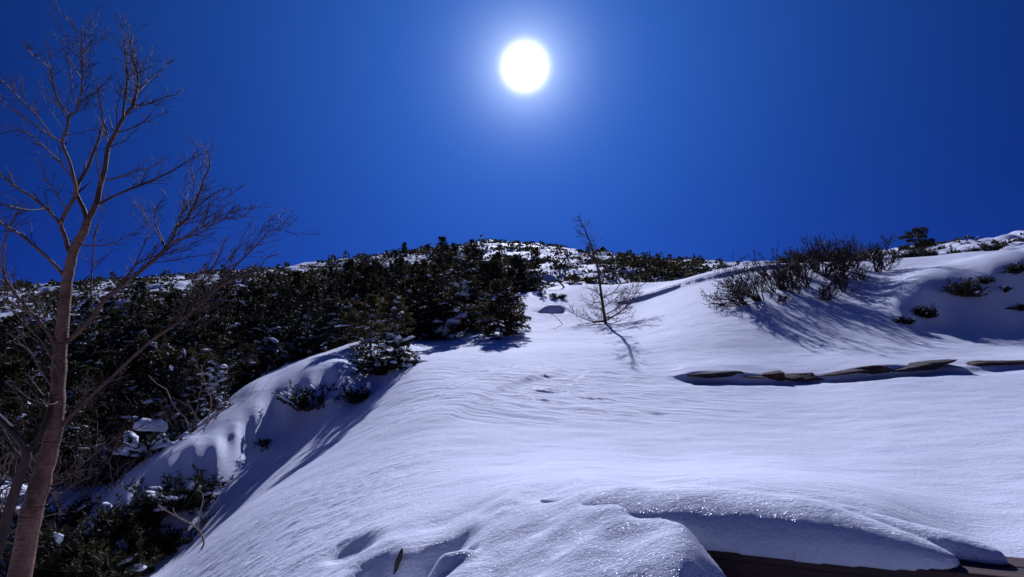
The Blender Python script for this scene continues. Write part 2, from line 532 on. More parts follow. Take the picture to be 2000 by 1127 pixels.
# ------------------------------------------------------------------ plant materials
def bark_material(name, dark, light, scale=(14, 14, 3), bands=0.0):
    m, nt, b = mat(name)
    L = nt.links.new
    tc = nt.nodes.new('ShaderNodeTexCoord')
    mp = nt.nodes.new('ShaderNodeMapping'); mp.inputs['Scale'].default_value = scale
    L(tc.outputs['Object'], mp.inputs['Vector'])
    n = noise(nt, mp.outputs[0], 1.0, 5, 0.65)
    c = ramp(nt, n.outputs['Fac'], [(0.32, dark), (0.68, light)])
    last = c.outputs[0]
    hsrc = n.outputs['Fac']
    if bands:
        mp2 = nt.nodes.new('ShaderNodeMapping'); mp2.inputs['Scale'].default_value = (5, 5, 55)
        L(tc.outputs['Object'], mp2.inputs['Vector'])
        n2 = noise(nt, mp2.outputs[0], 1.0, 3, 0.6)
        r2 = ramp(nt, n2.outputs['Fac'], [(0.60, (0, 0, 0)), (0.66, (1, 1, 1))])
        mx = nt.nodes.new('ShaderNodeMixRGB'); mx.blend_type = 'MIX'
        ml = nt.nodes.new('ShaderNodeMath'); ml.operation = 'MULTIPLY'; ml.inputs[1].default_value = bands
        L(r2.outputs[0], ml.inputs[0]); L(ml.outputs[0], mx.inputs['Fac'])
        L(last, mx.inputs['Color1']); mx.inputs['Color2'].default_value = rgba([x * 0.35 for x in dark])
        last = mx.outputs[0]
        hsrc = n2.outputs['Fac']
    L(last, b.inputs['Base Color'])
    b.inputs['Roughness'].default_value = 0.75
    b.inputs['Specular IOR Level'].default_value = 0.3
    bp = nt.nodes.new('ShaderNodeBump'); bp.inputs['Strength'].default_value = 0.9; bp.inputs['Distance'].default_value = 0.018
    L(hsrc, bp.inputs['Height']); L(bp.outputs[0], b.inputs['Normal'])
    return m


def needle_material(name, c0, c1, c2, thin=0.32):
    m, nt, b = mat(name)
    L = nt.links.new
    oi = nt.nodes.new('ShaderNodeObjectInfo')
    tc = nt.nodes.new('ShaderNodeTexCoord')
    n = noise(nt, tc.outputs['Object'], 3.5, 3, 0.6)
    ad = nt.nodes.new('ShaderNodeMath'); ad.operation = 'MULTIPLY_ADD'
    ad.inputs[1].default_value = 0.42; L(oi.outputs['Random'], ad.inputs[0]); L(n.outputs['Fac'], ad.inputs[2])
    c = ramp(nt, ad.outputs[0], [(0.42, c0), (0.66, c1), (0.95, c2)])
    L(c.outputs[0], b.inputs['Base Color'])
    b.inputs['Roughness'].default_value = 0.65
    b.inputs['Specular IOR Level'].default_value = 0.25
    tr = nt.nodes.new('ShaderNodeBsdfTranslucent')
    L(c.outputs[0], tr.inputs['Color'])
    mx = nt.nodes.new('ShaderNodeMixShader'); mx.inputs[0].default_value = thin
    L(b.outputs[0], mx.inputs[1]); L(tr.outputs[0], mx.inputs[2])
    L(mx.outputs[0], nt.nodes['Material Output'].inputs['Surface'])
    return m


M['birch_bark'] = bark_material('birch_bark', (0.045, 0.019, 0.014), (0.25, 0.125, 0.088), (9, 9, 4), 0.7)
M['twig_bark'] = bark_material('twig_bark', (0.020, 0.010, 0.010), (0.060, 0.030, 0.026))
M['bough_bark'] = bark_material('bough_bark', (0.045, 0.020, 0.016), (0.13, 0.062, 0.046), (9, 9, 5))
M['alder_bark'] = bark_material('alder_bark', (0.025, 0.016, 0.015), (0.07, 0.045, 0.04))
M['pale_twig_bark'] = bark_material('pale_twig_bark', (0.20, 0.12, 0.08), (0.46, 0.34, 0.24))
M['larch_bark'] = bark_material('larch_bark', (0.06, 0.03, 0.025), (0.14, 0.075, 0.06))
M['fir_bark'] = bark_material('fir_bark', (0.05, 0.038, 0.03), (0.14, 0.11, 0.09))
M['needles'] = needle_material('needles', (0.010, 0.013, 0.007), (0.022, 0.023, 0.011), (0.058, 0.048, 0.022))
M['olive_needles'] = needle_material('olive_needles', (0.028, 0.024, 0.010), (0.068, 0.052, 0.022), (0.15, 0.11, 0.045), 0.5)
M['pine_needles'] = needle_material('pine_needles', (0.012, 0.015, 0.007), (0.026, 0.026, 0.011), (0.052, 0.044, 0.020))


# ------------------------------------------------------------------ limbs
class Limbs:
    """collects tapered tubes, then becomes ONE mesh"""

    def __init__(self):
        self.v, self.f, self.n = [], [], 0

    def tube(self, pts, rad, sides=5):
        pts = np.asarray(pts, float)
        rad = np.asarray(rad, float)
        k = len(pts)
        t = np.gradient(pts, axis=0)
        t /= np.linalg.norm(t, axis=1)[:, None] + 1e-9
        ref = np.array((0.31, 0.95, 0.05)) if abs(t[0][1]) < 0.9 else np.array((1.0, 0.1, 0.0))
        u = np.cross(t, ref); u /= np.linalg.norm(u, axis=1)[:, None] + 1e-9
        w = np.cross(t, u)
        a = np.arange(sides) * 2 * math.pi / sides
        ring = pts[:, None, :] + rad[:, None, None] * (np.cos(a)[None, :, None] * u[:, None, :] + np.sin(a)[None, :, None] * w[:, None, :])
        self.v.append(ring.reshape(-1, 3))
        i = np.arange(k - 1)[:, None] * sides
        j = np.arange(sides)[None, :]
        j2 = (j + 1) % sides
        self.f.append((self.n + np.stack([i + j, i + j2, i + sides + j2, i + sides + j], -1)).reshape(-1, 4))
        self.n += k * sides

    def build(self, name, material, parent=None, origin=None):
        v = np.concatenate(self.v)
        if origin is not None:
            v = v - np.asarray(origin)
        return mesh_object(name, v, np.concatenate(self.f), material, parent)


def unit(v):
    return v / (np.linalg.norm(v) + 1e-9)


def wander(p, d, length, rng, n=6, crook=0.25, up=0.0, droop=0.0):
    """a crooked line from p along d"""
    pts = [np.array(p, float)]
    d = unit(np.array(d, float))
    st = length / n
    for k in range(n):
        d = unit(d + rng.normal(0, crook, 3) + np.array((0, 0, up - droop * k / n)))
        pts.append(pts[-1] + d * st)
    return np.array(pts)


def sprout(limbs, pts, r0, r1, rng, level, dens, ratio=0.45, angle=(25, 60), up=0.10, crook=0.16, minr=0.0022, start=0.15, sides=4, flat=None, thin=0.62):
    """side shoots along a limb, each with its own shoots"""
    pts = np.asarray(pts)
    seg = np.linalg.norm(np.diff(pts, axis=0), axis=1)
    cum = np.concatenate([[0], np.cumsum(seg)])
    L = cum[-1]
    count = rng.poisson(max(1.0, dens * L)) if level > 0 else 0
    for _ in range(count):
        f = start + (1 - start) * rng.random() ** 0.9
        s = f * L
        k = min(int(np.searchsorted(cum, s)) - 1, len(seg) - 1)
        k = max(k, 0)
        t = (s - cum[k]) / max(seg[k], 1e-6)
        p = pts[k] + (pts[k + 1] - pts[k]) * t
        d = unit(pts[k + 1] - pts[k])
        side = rng.normal(0, 1, 3)
        if flat is not None:
            side = side * np.array(flat)
        side = unit(side - d * side.dot(d))
        a = R(rng.uniform(*angle))
        nd = unit(d * math.cos(a) + side * math.sin(a) + np.array((0, 0, up)))
        ln = L * ratio * rng.uniform(0.45, 1.15) * (1.12 - 0.6 * f)
        if ln < 0.05:
            continue
        rr = (r0 + (r1 - r0) * f) * thin * rng.uniform(0.7, 1.0)
        rr = max(rr, minr)
        n = 3 if level == 1 else 5
        q = wander(p, nd, ln, rng, n, crook, up * 0.5)
        tip = max(minr * 0.7, rr * 0.35)
        limbs.tube(q, np.linspace(rr, tip, len(q)), 3 if rr < 0.008 else sides)
        sprout(limbs, q, rr, tip, rng, level - 1, dens * 1.9, ratio * 1.0, angle, up, crook, minr, 0.12, sides, flat, thin)


def smooth_line(pts, n=6):
    """Catmull-Rom through the given points"""
    P = np.asarray(pts, float)
    P = np.vstack([2 * P[0] - P[1], P, 2 * P[-1] - P[-2]])
    out = []
    for i in range(1, len(P) - 2):
        for t in np.linspace(0, 1, n, endpoint=False):
            a, b, c, d = P[i - 1], P[i], P[i + 1], P[i + 2]
            out.append(0.5 * ((2 * b) + (c - a) * t + (2 * a - 5 * b + 4 * c - d) * t * t + (3 * b - 3 * c + d - a) * t ** 3))
    out.append(P[-2])
    return np.array(out)


# ------------------------------------------------------------------ needles and lying snow
class Leaves:
    def __init__(self):
        self.q = []

    def blades(self, p, d, n, ln, wd, rng, spread=0.9):
        """n pointed blades fanning forward from each point p (k x 3) with heading d (k x 3)"""
        k = len(p)
        p = np.repeat(p, n, 0); d = np.repeat(d, n, 0)
        dd = d + rng.normal(0, spread * 0.55, p.shape)
        dd[:, 2] *= 0.75
        dd /= np.linalg.norm(dd, axis=1)[:, None] + 1e-9
        u = np.cross(dd, rng.normal(0, 1, p.shape)); u /= np.linalg.norm(u, axis=1)[:, None] + 1e-9
        l = ln * rng.uniform(0.6, 1.25, (len(p), 1)); w = wd * rng.uniform(0.7, 1.2, (len(p), 1))
        mid = p + dd * l * 0.45
        self.q.append(np.stack([p, mid + u * w, p + dd * l, mid - u * w], 1))

    def build(self, name, material, parent=None):
        q = np.concatenate(self.q).reshape(-1, 3)
        f = np.arange(len(q)).reshape(-1, 4)
        return mesh_object(name, q, f, material, parent, smooth=False)


_SPH = None


def sphere_unit():
    global _SPH
    if _SPH is None:
        nu, nv = 9, 6
        v = [(0, 0, 1)]
        for j in range(1, nv):
            a = math.pi * j / nv
            for i in range(nu):
                b = 2 * math.pi * i / nu
                v.append((math.sin(a) * math.cos(b), math.sin(a) * math.sin(b), math.cos(a)))
        v.append((0, 0, -1))
        f = []
        for i in range(nu):
            f.append((0, 1 + i, 1 + (i + 1) % nu, 1 + (i + 1) % nu))
        for j in range(nv - 2):
            for i in range(nu):
                a = 1 + j * nu + i; b = 1 + j * nu + (i + 1) % nu
                f.append((a, a + nu, b + nu, b))
        last = len(v) - 1; base = 1 + (nv - 2) * nu
        for i in range(nu):
            f.append((base + i, last, last, base + (i + 1) % nu))
        faces = [tuple(dict.fromkeys(x)) for x in f]
        _SPH = (np.array(v), faces)
    return _SPH


class Lumps:
    """pads of snow lying on boughs: flattened, lopsided"""

    def __init__(self):
        self.v, self.f, self.n = [], [], 0

    def pad(self, p, d, ln, wd, th, rng):
        v, f = sphere_unit()
        d = unit(np.array(d)); s = unit(np.cross((0, 0, 1), d)); up = np.cross(d, s)
        wob = 1 + 0.30 * np.sin(v[:, :1] * rng.uniform(2, 4) + rng.uniform(0, 6)) * np.cos(v[:, 1:2] * rng.uniform(2, 4) + rng.uniform(0, 6)) + rng.normal(0, 0.07, (len(v), 1))
        q = v * wob
        z = np.where(q[:, 2:3] < 0, q[:, 2:3] * 0.35, q[:, 2:3])
        bend = -0.25 * q[:, :1] ** 2
        pos = np.array(p) + q[:, :1] * d * ln + q[:, 1:2] * s * wd + (z + bend) * up * th
        self.v.append(pos)
        self.f += [tuple(i + self.n for i in x) for x in f]
        self.n += len(v)

    def build(self, name, material, parent=None):
        return mesh_object(name, np.concatenate(self.v), self.f, material, parent)


# ------------------------------------------------------------------ things
def tag(o, label, cat, group=None):
    o['label'] = label
    o['category'] = cat
    if group:
        o['group'] = group
    return o


def thing(name, label, cat, loc, rotz=0.0, group=None):
    o = bpy.data.objects.new(name, None)
    o.empty_display_size = 0.3
    COL.objects.link(o)
    o.location = loc
    o.rotation_euler = (0, 0, rotz)
    return tag(o, label, cat, group)


def copy_of(proto, label, cat, loc, rotz, scale, group=None):
    root = proto.copy()
    COL.objects.link(root)
    root.location = loc
    root.rotation_euler = (0, 0, rotz)
    root.scale = scale if hasattr(scale, '__len__') else (scale,) * 3
    if 'group' in root:
        del root['group']
    tag(root, label, cat, group)
    for ch in CHILDREN[proto.name]:
        c = ch.copy()
        COL.objects.link(c)
        c.parent = root
    return root


CHILDREN = {}


def fir(seed, H, W, boughs, lean=0.0, taper=0.85, bare=0.06, drop=0.25, snow=0.25, blade=0.09, dense=1.0, wind=0.0, pads=1.0):
    """a fir of height H and half width W: trunk, needle boughs, snow lying on them"""
    rng = np.random.default_rng(seed)
    trunk, leaves, lumps = Limbs(), Leaves(), Lumps()
    tp = np.array([(lean * H * (t ** 1.5) + 0.015 * H * math.sin(5 * t + seed), 0.012 * H * math.sin(7 * t + seed * 2), H * t) for t in np.linspace(-0.12, 1, 12)])
    tr = np.interp(np.linspace(-0.12, 1, 12), [-0.12, 0, 1], [0.026 * H + 0.01, 0.022 * H + 0.008, 0.004])
    trunk.tube(tp, tr, 7)
    ts = np.linspace(-0.12, 1, 12)
    heads = 0
    for k in range(boughs):
        t = bare + (1 - bare) * (1 - (1 - (k + rng.random()) / boughs) ** 1.12)
        t = min(t, 0.985)
        base = np.array([np.interp(t, ts, tp[:, i]) for i in range(3)])
        az = rng.uniform(0, 2 * math.pi)
        prof = (1 - t) ** taper * (0.75 + 0.25 * math.sin(9 * t + seed)) + 0.05
        ln = W * prof * rng.uniform(0.65, 1.15) * (1 + wind * math.cos(az))
        if ln < 0.04:
            continue
        rise = 0.45 * t - drop * (1 - t) + rng.normal(0, 0.08)
        d = unit(np.array((math.cos(az), math.sin(az), rise)))
        line = wander(base, d, ln, rng, 5, 0.07, 0.0, 0.10)
        line[1:, 2] += 0.05 * ln * np.linspace(0, 1, 5) ** 2
        trunk.tube(line, np.linspace(max(0.004, 0.012 * ln + 0.004), 0.003, 6), 3)
        # twigs out of the bough, flat fan, and blades on them
        nt_ = max(4, int(13 * dense * math.sqrt(ln)))
        ff = 0.18 + 0.82 * rng.random(nt_)
        for f in ff:
            x = f * 5
            i = min(int(x), 4)
            p = line[i] + (line[i + 1] - line[i]) * (x - i)
            bd = unit(line[i + 1] - line[i])
            sd = unit(np.cross((0, 0, 1), bd)) * (1 if rng.random() < 0.5 else -1)
            tl = ln * 0.42 * (1.15 - f) * rng.uniform(0.6, 1.2) + 0.05
            td = unit(bd * 0.75 + sd * rng.uniform(0.2, 0.9) + np.array((0, 0, rng.normal(-0.05, 0.16))))
            m = max(2, int(tl / (blade * 0.55)))
            pp = p + td * (tl * np.linspace(0.05, 1, m))[:, None]
            leaves.blades(pp, np.repeat(td[None], m, 0), 4, blade, blade * 0.16, rng, 0.75)
        if rng.random() < snow * (0.35 + 0.65 * (1 - t)) and ln > 0.15:
            for _ in range(rng.integers(1, 4)):
                f = rng.uniform(0.35, 0.95)
                i = min(int(f * 5), 4)
                p = line[i] + (line[i + 1] - line[i]) * (f * 5 - i) + np.array((0, 0, 0.02))
                d2 = unit(line[i + 1] - line[i]) + rng.normal(0, 0.3, 3)
                s = rng.uniform(0.05, 0.15) * pads * (0.6 + 0.5 * ln)
                p[:2] += rng.normal(0, 0.10 * ln, 2)
                lumps.pad(p, d2, s * rng.uniform(0.9, 1.8), s * rng.uniform(0.5, 0.9), s * rng.uniform(0.3, 0.5), rng)
    # leader
    top = tp[-1]
    leaves.blades(np.array([top - np.array((0, 0, h)) for h in np.linspace(0, 0.12 * H, 6)]), np.tile(np.array((0, 0, 1.0)), (6, 1)), 4, blade * 0.8, blade * 0.14, rng, 0.7)
    return trunk, leaves, lumps


def fir_thing(name, label, cat, loc, rotz, group, needle='needles', **kw):
    root = thing(name, label, cat, loc, rotz, group)
    tr, lv, lm = fir(**kw)
    ch = [tr.build('trunk', M['fir_bark'], root), lv.build('foliage', M[needle], root)]
    if lm.v:
        ch.append(lm.build('snow_load', M['snow_load'], root)); ch[-1]['kind'] = 'stuff'
    CHILDREN[root.name] = ch
    return root


def low_pine(seed, W, H, stems, blade=0.10, snow=0.3, pads=1.0, flat=1.0):
    """a creeping pine: many stems that lie down, then turn up at the tips"""
    rng = np.random.default_rng(seed)
    stem, leaves, lumps = Limbs(), Leaves(), Lumps()
    for k in range(stems):
        az = rng.uniform(0, 2 * math.pi)
        ln = W * rng.uniform(0.35, 1.05)
        d = unit(np.array((math.cos(az), math.sin(az) * flat, rng.uniform(0.15, 0.8) * H / W * 1.2)))
        line = wander((rng.normal(0, 0.08 * W), rng.normal(0, 0.08 * W), -0.05), d, ln, rng, 6, 0.14, 0.03)
        line[:, 2] = np.minimum(line[:, 2], H * rng.uniform(0.75, 1.05))
        stem.tube(line, np.linspace(0.012 + 0.012 * W, 0.004, 7), 4)
        for f in 0.3 + 0.7 * rng.random(max(5, int(9 * ln))):
            x = f * 6; i = min(int(x), 5)
            p = line[i] + (line[i + 1] - line[i]) * (x - i)
            bd = unit(line[i + 1] - line[i])
            td = unit(bd * 0.6 + rng.normal(0, 0.5, 3) + np.array((0, 0, 0.5)))
            tl = rng.uniform(0.08, 0.2) * (0.7 + 0.3 * W)
            m = max(2, int(tl / (blade * 0.45)))
            pp = p + td * (tl * np.linspace(0.1, 1, m))[:, None]
            leaves.blades(pp, np.repeat(td[None], m, 0), 5, blade, blade * 0.13, rng, 0.9)
        if rng.random() < snow:
            f = rng.uniform(0.4, 1.0); x = f * 6; i = min(int(x), 5)
            p = line[i] + (line[i + 1] - line[i]) * (x - i) + np.array((0, 0, 0.06))
            s = rng.uniform(0.06, 0.16) * pads
            lumps.pad(p, line[i + 1] - line[i], s * rng.uniform(1, 1.8), s * rng.uniform(0.6, 1), s * rng.uniform(0.35, 0.6), rng)
    return stem, leaves, lumps


def low_pine_thing(name, label, cat, loc, rotz, group, **kw):
    root = thing(name, label, cat, loc, rotz, group)
    tr, lv, lm = low_pine(**kw)
    ch = [tr.build('stems', M['fir_bark'], root), lv.build('foliage', M['pine_needles'], root)]
    if lm.v:
        ch.append(lm.build('snow_load', M['snow_load'], root)); ch[-1]['kind'] = 'stuff'
    CHILDREN[root.name] = ch
    return root


def bare_shrub(seed, stems, H, spread, r=0.014, lean=(0, 0), level=2, dens=2.4, crook=0.20, up=0.14, minr=0.003, ratio=0.42):
    rng = np.random.default_rng(seed)
    L = Limbs()
    for k in range(stems):
        az = rng.uniform(0, 2 * math.pi)
        d = unit(np.array((math.cos(az) * spread + lean[0], math.sin(az) * spread + lean[1], 1.0)))
        ln = H * rng.uniform(0.6, 1.1)
        base = (rng.normal(0, 0.03 + 0.03 * spread), rng.normal(0, 0.03 + 0.03 * spread), -0.12)
        q = wander(base, d, ln, rng, 8, crook, up * (0.4 if abs(lean[0]) < 0.6 else 0.1))
        rr = r * rng.uniform(0.7, 1.15)
        L.tube(q, np.linspace(rr, max(minr, rr * 0.3), len(q)), 5)
        sprout(L, q, rr, max(minr, rr * 0.3), rng, level, dens / max(H, 0.3), ratio, (22, 55), up, crook, minr, 0.22)
    return L


def pxm(px, Y):
    return px * Y / 1000.0


def above(px, py, loc):
    """height over loc of a thing standing there whose top shows at (px, py)"""
    d = ray(px, py)
    return float(d[2] * loc[1] - loc[2])


def spot(px, Y):
    x = ray(px, 650)[0] * Y
    return Vector((x, Y, ground_z(x, Y)))


# ------------------------------------------------------------------ the birch at the left edge
def limb_pts(pix, Y0, Y1, n=4):
    ys = np.linspace(Y0, Y1, len(pix))
    return smooth_line([at(x, y, d) for (x, y), d in zip(pix, ys)], n)


def build_birch():
    rng = np.random.default_rng(7)
    trunk, limbs, twigs = Limbs(), Limbs(), Limbs()
    TY = 5.2
    tp = [(-30, 1400), (0, 1290), (18, 1200), (38, 1128), (60, 1011), (80, 940), (98, 872), (108, 832), (113, 760), (118, 680), (126, 600), (132, 545), (138, 515), (143, 492), (152, 473), (164, 452), (171, 430)]
    tw = [30, 25, 22, 20, 19, 18, 16, 14.5, 13.5, 12.5, 11, 10, 10, 9.5, 9, 8, 7.5]
    P = limb_pts(tp, TY, TY, 4)
    Rr = np.interp(np.linspace(0, len(tp) - 1, len(P)), range(len(tp)), [pxm(w, TY) for w in tw])
    Rr *= 0.88 * (1 + 0.05 * np.sin(np.arange(len(P)) * 1.7) + 0.05 * np.sin(np.arange(len(P)) * 4.1))
    trunk.tube(P, Rr, 14)
    base = P[0].copy()

    def limb(pix, w0, w1, Y1, level=2, dens=3.0, ratio=0.30, Y0=TY, thick=True, up=0.12, start=0.2, angle=(25, 60)):
        Q = limb_pts(pix, Y0, Y1, 4)
        r = np.linspace(pxm(w0, Y0), pxm(w1, Y0), len(Q)) * 0.82
        limbs.tube(Q, r, 8 if w0 > 3 else 5)
        sprout(twigs, Q, r[0], r[-1], rng, level, dens * 5.2, max(ratio, 0.28), angle, up, 0.13, 0.0023, start, 4, None, 0.42)

    # the two leaders
    limb([(171, 430), (181, 413), (190, 392), (196, 362), (205, 329), (211, 289), (223, 265), (238, 235), (250, 218), (261, 204), (267, 174), (270, 149), (261, 117), (256, 97), (258, 66)], 7.2, 1.2, 5.5, 2, 3.0, 0.16, up=0.15, start=0.35)
    limb([(241, 228), (243, 199), (248, 164), (247, 129), (243, 97), (246, 76)], 3, 1, 5.3, 2, 4, 0.25)
    limb([(211, 268), (202, 238), (199, 216), (195, 196), (190, 169), (187, 150)], 2.6, 0.9, 5.0, 2, 4, 0.28)
    limb([(134, 490), (126, 460), (119, 440), (128, 415), (143, 390), (148, 371), (145, 353), (136, 316), (122, 280), (130, 253), (136, 226), (147, 219), (156, 191), (161, 159), (161, 112), (160, 87), (160, 58)], 5.2, 1.0, 4.7, 2, 3.0, 0.14, up=0.15, start=0.45)
    limb([(169, 427), (163, 407), (154, 389), (148, 371), (157, 350), (172, 326), (184, 295), (193, 271), (202, 238)], 5.4, 2.4, 5.4, 2, 3.0, 0.2)
    limb([(137, 224), (132, 222), (122, 209), (109, 184), (103, 154), (97, 134), (93, 119), (97, 99), (84, 72)], 2.6, 0.8, 4.6, 2, 4, 0.28)
    limb([(97, 133), (80, 118), (60, 102), (48, 90)], 1.3, 0.6, 4.5, 1, 4, 0.3)
    limb([(161, 157), (150, 140), (137, 118), (124, 94)], 1.5, 0.7, 4.6, 1, 4, 0.3)
    limb([(162, 105), (172, 92), (195, 80), (208, 64)], 1.4, 0.7, 4.9, 1, 5, 0.3)
    # left side
    limb([(119, 441), (115, 434), (90, 407), (60, 383), (30, 365), (0, 338), (-30, 310)], 4, 1.2, 4.5, 2, 3.6, 0.3)
    limb([(124, 537), (100, 510), (69, 482), (39, 458), (18, 445), (0, 434), (-40, 405)], 4.2, 1.5, 4.3, 2, 3.6, 0.3)
    limb([(122, 280), (100, 265), (72, 247), (33, 220), (5, 196), (-20, 180)], 2.6, 0.9, 4.4, 2, 4, 0.3)
    limb([(100, 264), (72, 226), (37, 191), (5, 159), (-12, 152)], 2.0, 0.8, 4.2, 2, 4, 0.3)
    limb([(145, 353), (120, 320), (95, 295), (70, 272), (40, 255), (0, 262)], 2.2, 0.7, 4.4, 2, 4, 0.32)
    limb([(133, 413), (110, 380), (88, 345), (72, 312)], 1.8, 0.7, 4.7, 2, 4.5, 0.34)
    limb([(90, 407), (60, 410), (30, 405), (0, 398), (-30, 395)], 1.8, 0.8, 4.3, 2, 4, 0.34)
    # right side
    limb([(194, 398), (208, 391), (221, 384), (253, 370), (285, 357), (320, 342), (344, 329), (365, 315), (394, 301)], 3.4, 0.8, 5.6, 2, 4.5, 0.2, up=0.1, angle=(20, 50))
    limb([(207, 352), (240, 344), (266, 333), (293, 328), (325, 307)], 2.4, 0.8, 5.1, 2, 4.5, 0.26)
    limb([(260, 211), (280, 206), (318, 192), (345, 184), (358, 174)], 2.2, 0.8, 5.7, 2, 4.5, 0.26)
    limb([(267, 181), (283, 166), (298, 149), (318, 134), (333, 119)], 1.8, 0.7, 5.8, 1, 5, 0.3)
    limb([(236, 258), (273, 243), (293, 225), (308, 204)], 1.7, 0.7, 5.4, 1, 5, 0.3)
    limb([(197, 365), (191, 330), (188, 300), (190, 280)], 1.8, 0.7, 5.1, 2, 5, 0.3)
    # long low bough to the right with its fans of twigs
    limb([(122, 672), (146, 655), (186, 613), (204, 585), (241, 557), (274, 530), (306, 503), (333, 472), (346, 445), (365, 429), (373, 413), (386, 386), (395, 362), (397, 352), (407, 333), (410, 309), (402, 296)], 5.6, 0.9, 5.3, 2, 3.6, 0.17, up=0.1, start=0.3, angle=(20, 50))
    limb([(333, 472), (362, 464), (378, 453), (399, 440), (426, 424), (458, 413), (498, 405)], 2.8, 0.8, 5.0, 2, 5.0, 0.30, angle=(18, 45))
    limb([(373, 413), (399, 392), (413, 381), (437, 370), (453, 371)], 2.0, 0.7, 5.4, 2, 5.5, 0.3, angle=(18, 45))
    limb([(395, 446), (405, 410), (411, 385), (413, 372)], 1.7, 0.7, 5.2, 2, 5.5, 0.3)
    limb([(346, 447), (348, 430), (364, 405), (368, 398), (357, 380)], 1.8, 0.7, 5.6, 1, 6, 0.3)
    limb([(322, 482), (316, 465), (305, 440), (303, 420), (307, 403), (322, 384), (321, 373)], 1.9, 0.7, 5.5, 2, 5, 0.22)
    limb([(318, 478), (307, 455), (285, 433), (278, 408), (262, 400)], 1.6, 0.6, 5.7, 2, 5, 0.28)
    limb([(345, 468), (375, 462), (400, 450), (425, 430), (470, 425), (495, 408)], 1.9, 0.7, 4.8, 2, 5.5, 0.26, angle=(18, 45))
    # lower bough, its spray crosses the snowy ridge
    limb([(112, 842), (160, 790), (220, 735), (290, 670), (350, 628), (395, 592), (425, 555), (455, 525), (480, 500), (505, 475), (527, 453), (552, 446)], 4.6, 0.7, 5.4, 2, 3.0, 0.16, up=0.08, start=0.45, angle=(20, 50))
    limb([(395, 592), (430, 560), (462, 545), (500, 528), (520, 505), (545, 497)], 2.4, 0.7, 5.1, 2, 5.5, 0.3, angle=(18, 45))
    limb([(350, 628), (365, 590), (385, 560), (410, 530), (432, 490), (440, 465)], 2.6, 0.7, 5.7, 2, 5.5, 0.26, angle=(18, 45))
    limb([(241, 557), (262, 520), (296, 502), (325, 495), (370, 480), (420, 455)], 2.2, 0.7, 5.6, 2, 5.0, 0.28, angle=(20, 50))
    limb([(206, 583), (240, 548), (266, 513), (284, 470), (295, 462)], 2.0, 0.7, 5.5, 2, 5.0, 0.28)
    limb([(150, 478), (185, 480), (218, 476), (245, 463), (280, 443)], 1.8, 0.6, 5.2, 2, 5.0, 0.26)
    limb([(178, 575), (180, 520), (187, 450), (197, 430), (203, 380)], 1.9, 0.6, 5.5, 2, 4.0, 0.26)
    # branch that drops behind the left edge
    limb([(114, 700), (101, 661), (82, 634), (53, 602), (27, 570), (8, 539), (6, 510), (6, 485), (18, 446), (30, 419)], 4.2, 1.2, 4.6, 2, 3.6, 0.24)
    limb([(27, 570), (10, 552), (-15, 535), (-40, 500)], 2.2, 1, 4.3, 2, 4, 0.35)
    limb([(120, 735), (104, 706), (80, 665), (55, 640), (20, 600), (0, 575)], 2.6, 0.9, 4.7, 2, 4, 0.3)
    limb([(101, 752), (85, 732), (70, 705), (57, 685), (35, 668)], 2.4, 0.8, 4.6, 2, 4, 0.3)
    limb([(118, 780), (100, 790), (60, 780), (30, 755)], 1.8, 0.7, 4.7, 2, 4, 0.36)
    limb([(115, 830), (150, 800), (173, 780), (195, 755), (240, 735)], 2.2, 0.7, 4.9, 2, 4, 0.34)
    limb([(97, 950), (130, 935), (180, 890), (240, 850), (330, 810)], 2.4, 0.7, 5.0, 2, 4, 0.3)
    limb([(60, 1010), (90, 985), (140, 950), (180, 930)], 1.8, 0.7, 4.8, 2, 4, 0.34)
    root = thing('birch_tree', 'tall bare birch with peeling pinkish bark leaning in from the left edge', 'tree', tuple(base))
    for nm, L, m in (('trunk', trunk, 'birch_bark'), ('branches', limbs, 'bough_bark'), ('twigs', twigs, 'twig_bark')):
        L.build(nm, M[m], root, origin=base)


build_birch()


def build_side_stem():
    rng = np.random.default_rng(12)
    L, tw = Limbs(), Limbs()
    Y = 5.0
    pix = [(-45, 1240), (-20, 1130), (10, 1020), (35, 940), (52, 885), (28, 848), (0, 818), (-40, 780)]
    Q = limb_pts(pix, Y, Y - 0.2, 5)
    L.tube(Q, np.linspace(pxm(10, Y), pxm(5, Y), len(Q)), 9)
    for pix, w0, w1 in (([(50, 888), (78, 850), (98, 800), (108, 745), (112, 690)], 6, 4), ([(40, 925), (50, 905), (30, 880), (12, 850), (5, 835)], 2.5, 1.2), ([(27, 985), (28, 950), (30, 905), (40, 860)], 2.2, 1.0),
                        ([(8, 1028), (-8, 960), (-5, 900), (-30, 860)], 2.4, 1.2)):
        q = limb_pts(pix, Y, Y + 0.25, 4)
        r = np.linspace(pxm(w0, Y), pxm(w1, Y), len(q))
        L.tube(q, r, 7)
        sprout(tw, q, r[0], r[-1], rng, 2, 3.5, 0.4, (25, 60), 0.1, 0.15, 0.0026, 0.2, 4, None, 0.45)
    sprout(tw, Q, 0.03, 0.02, rng, 2, 2.0, 0.35, (30, 65), 0.1, 0.15, 0.0026, 0.4, 4, None, 0.3)
    root = thing('birch_tree', 'forked dark birch stem half hidden behind the foot of the pinkish trunk', 'tree', tuple(Q[0]))
    L.build('trunk', M['twig_bark'], root, origin=Q[0])
    tw.build('twigs', M['twig_bark'], root, origin=Q[0])


build_side_stem()


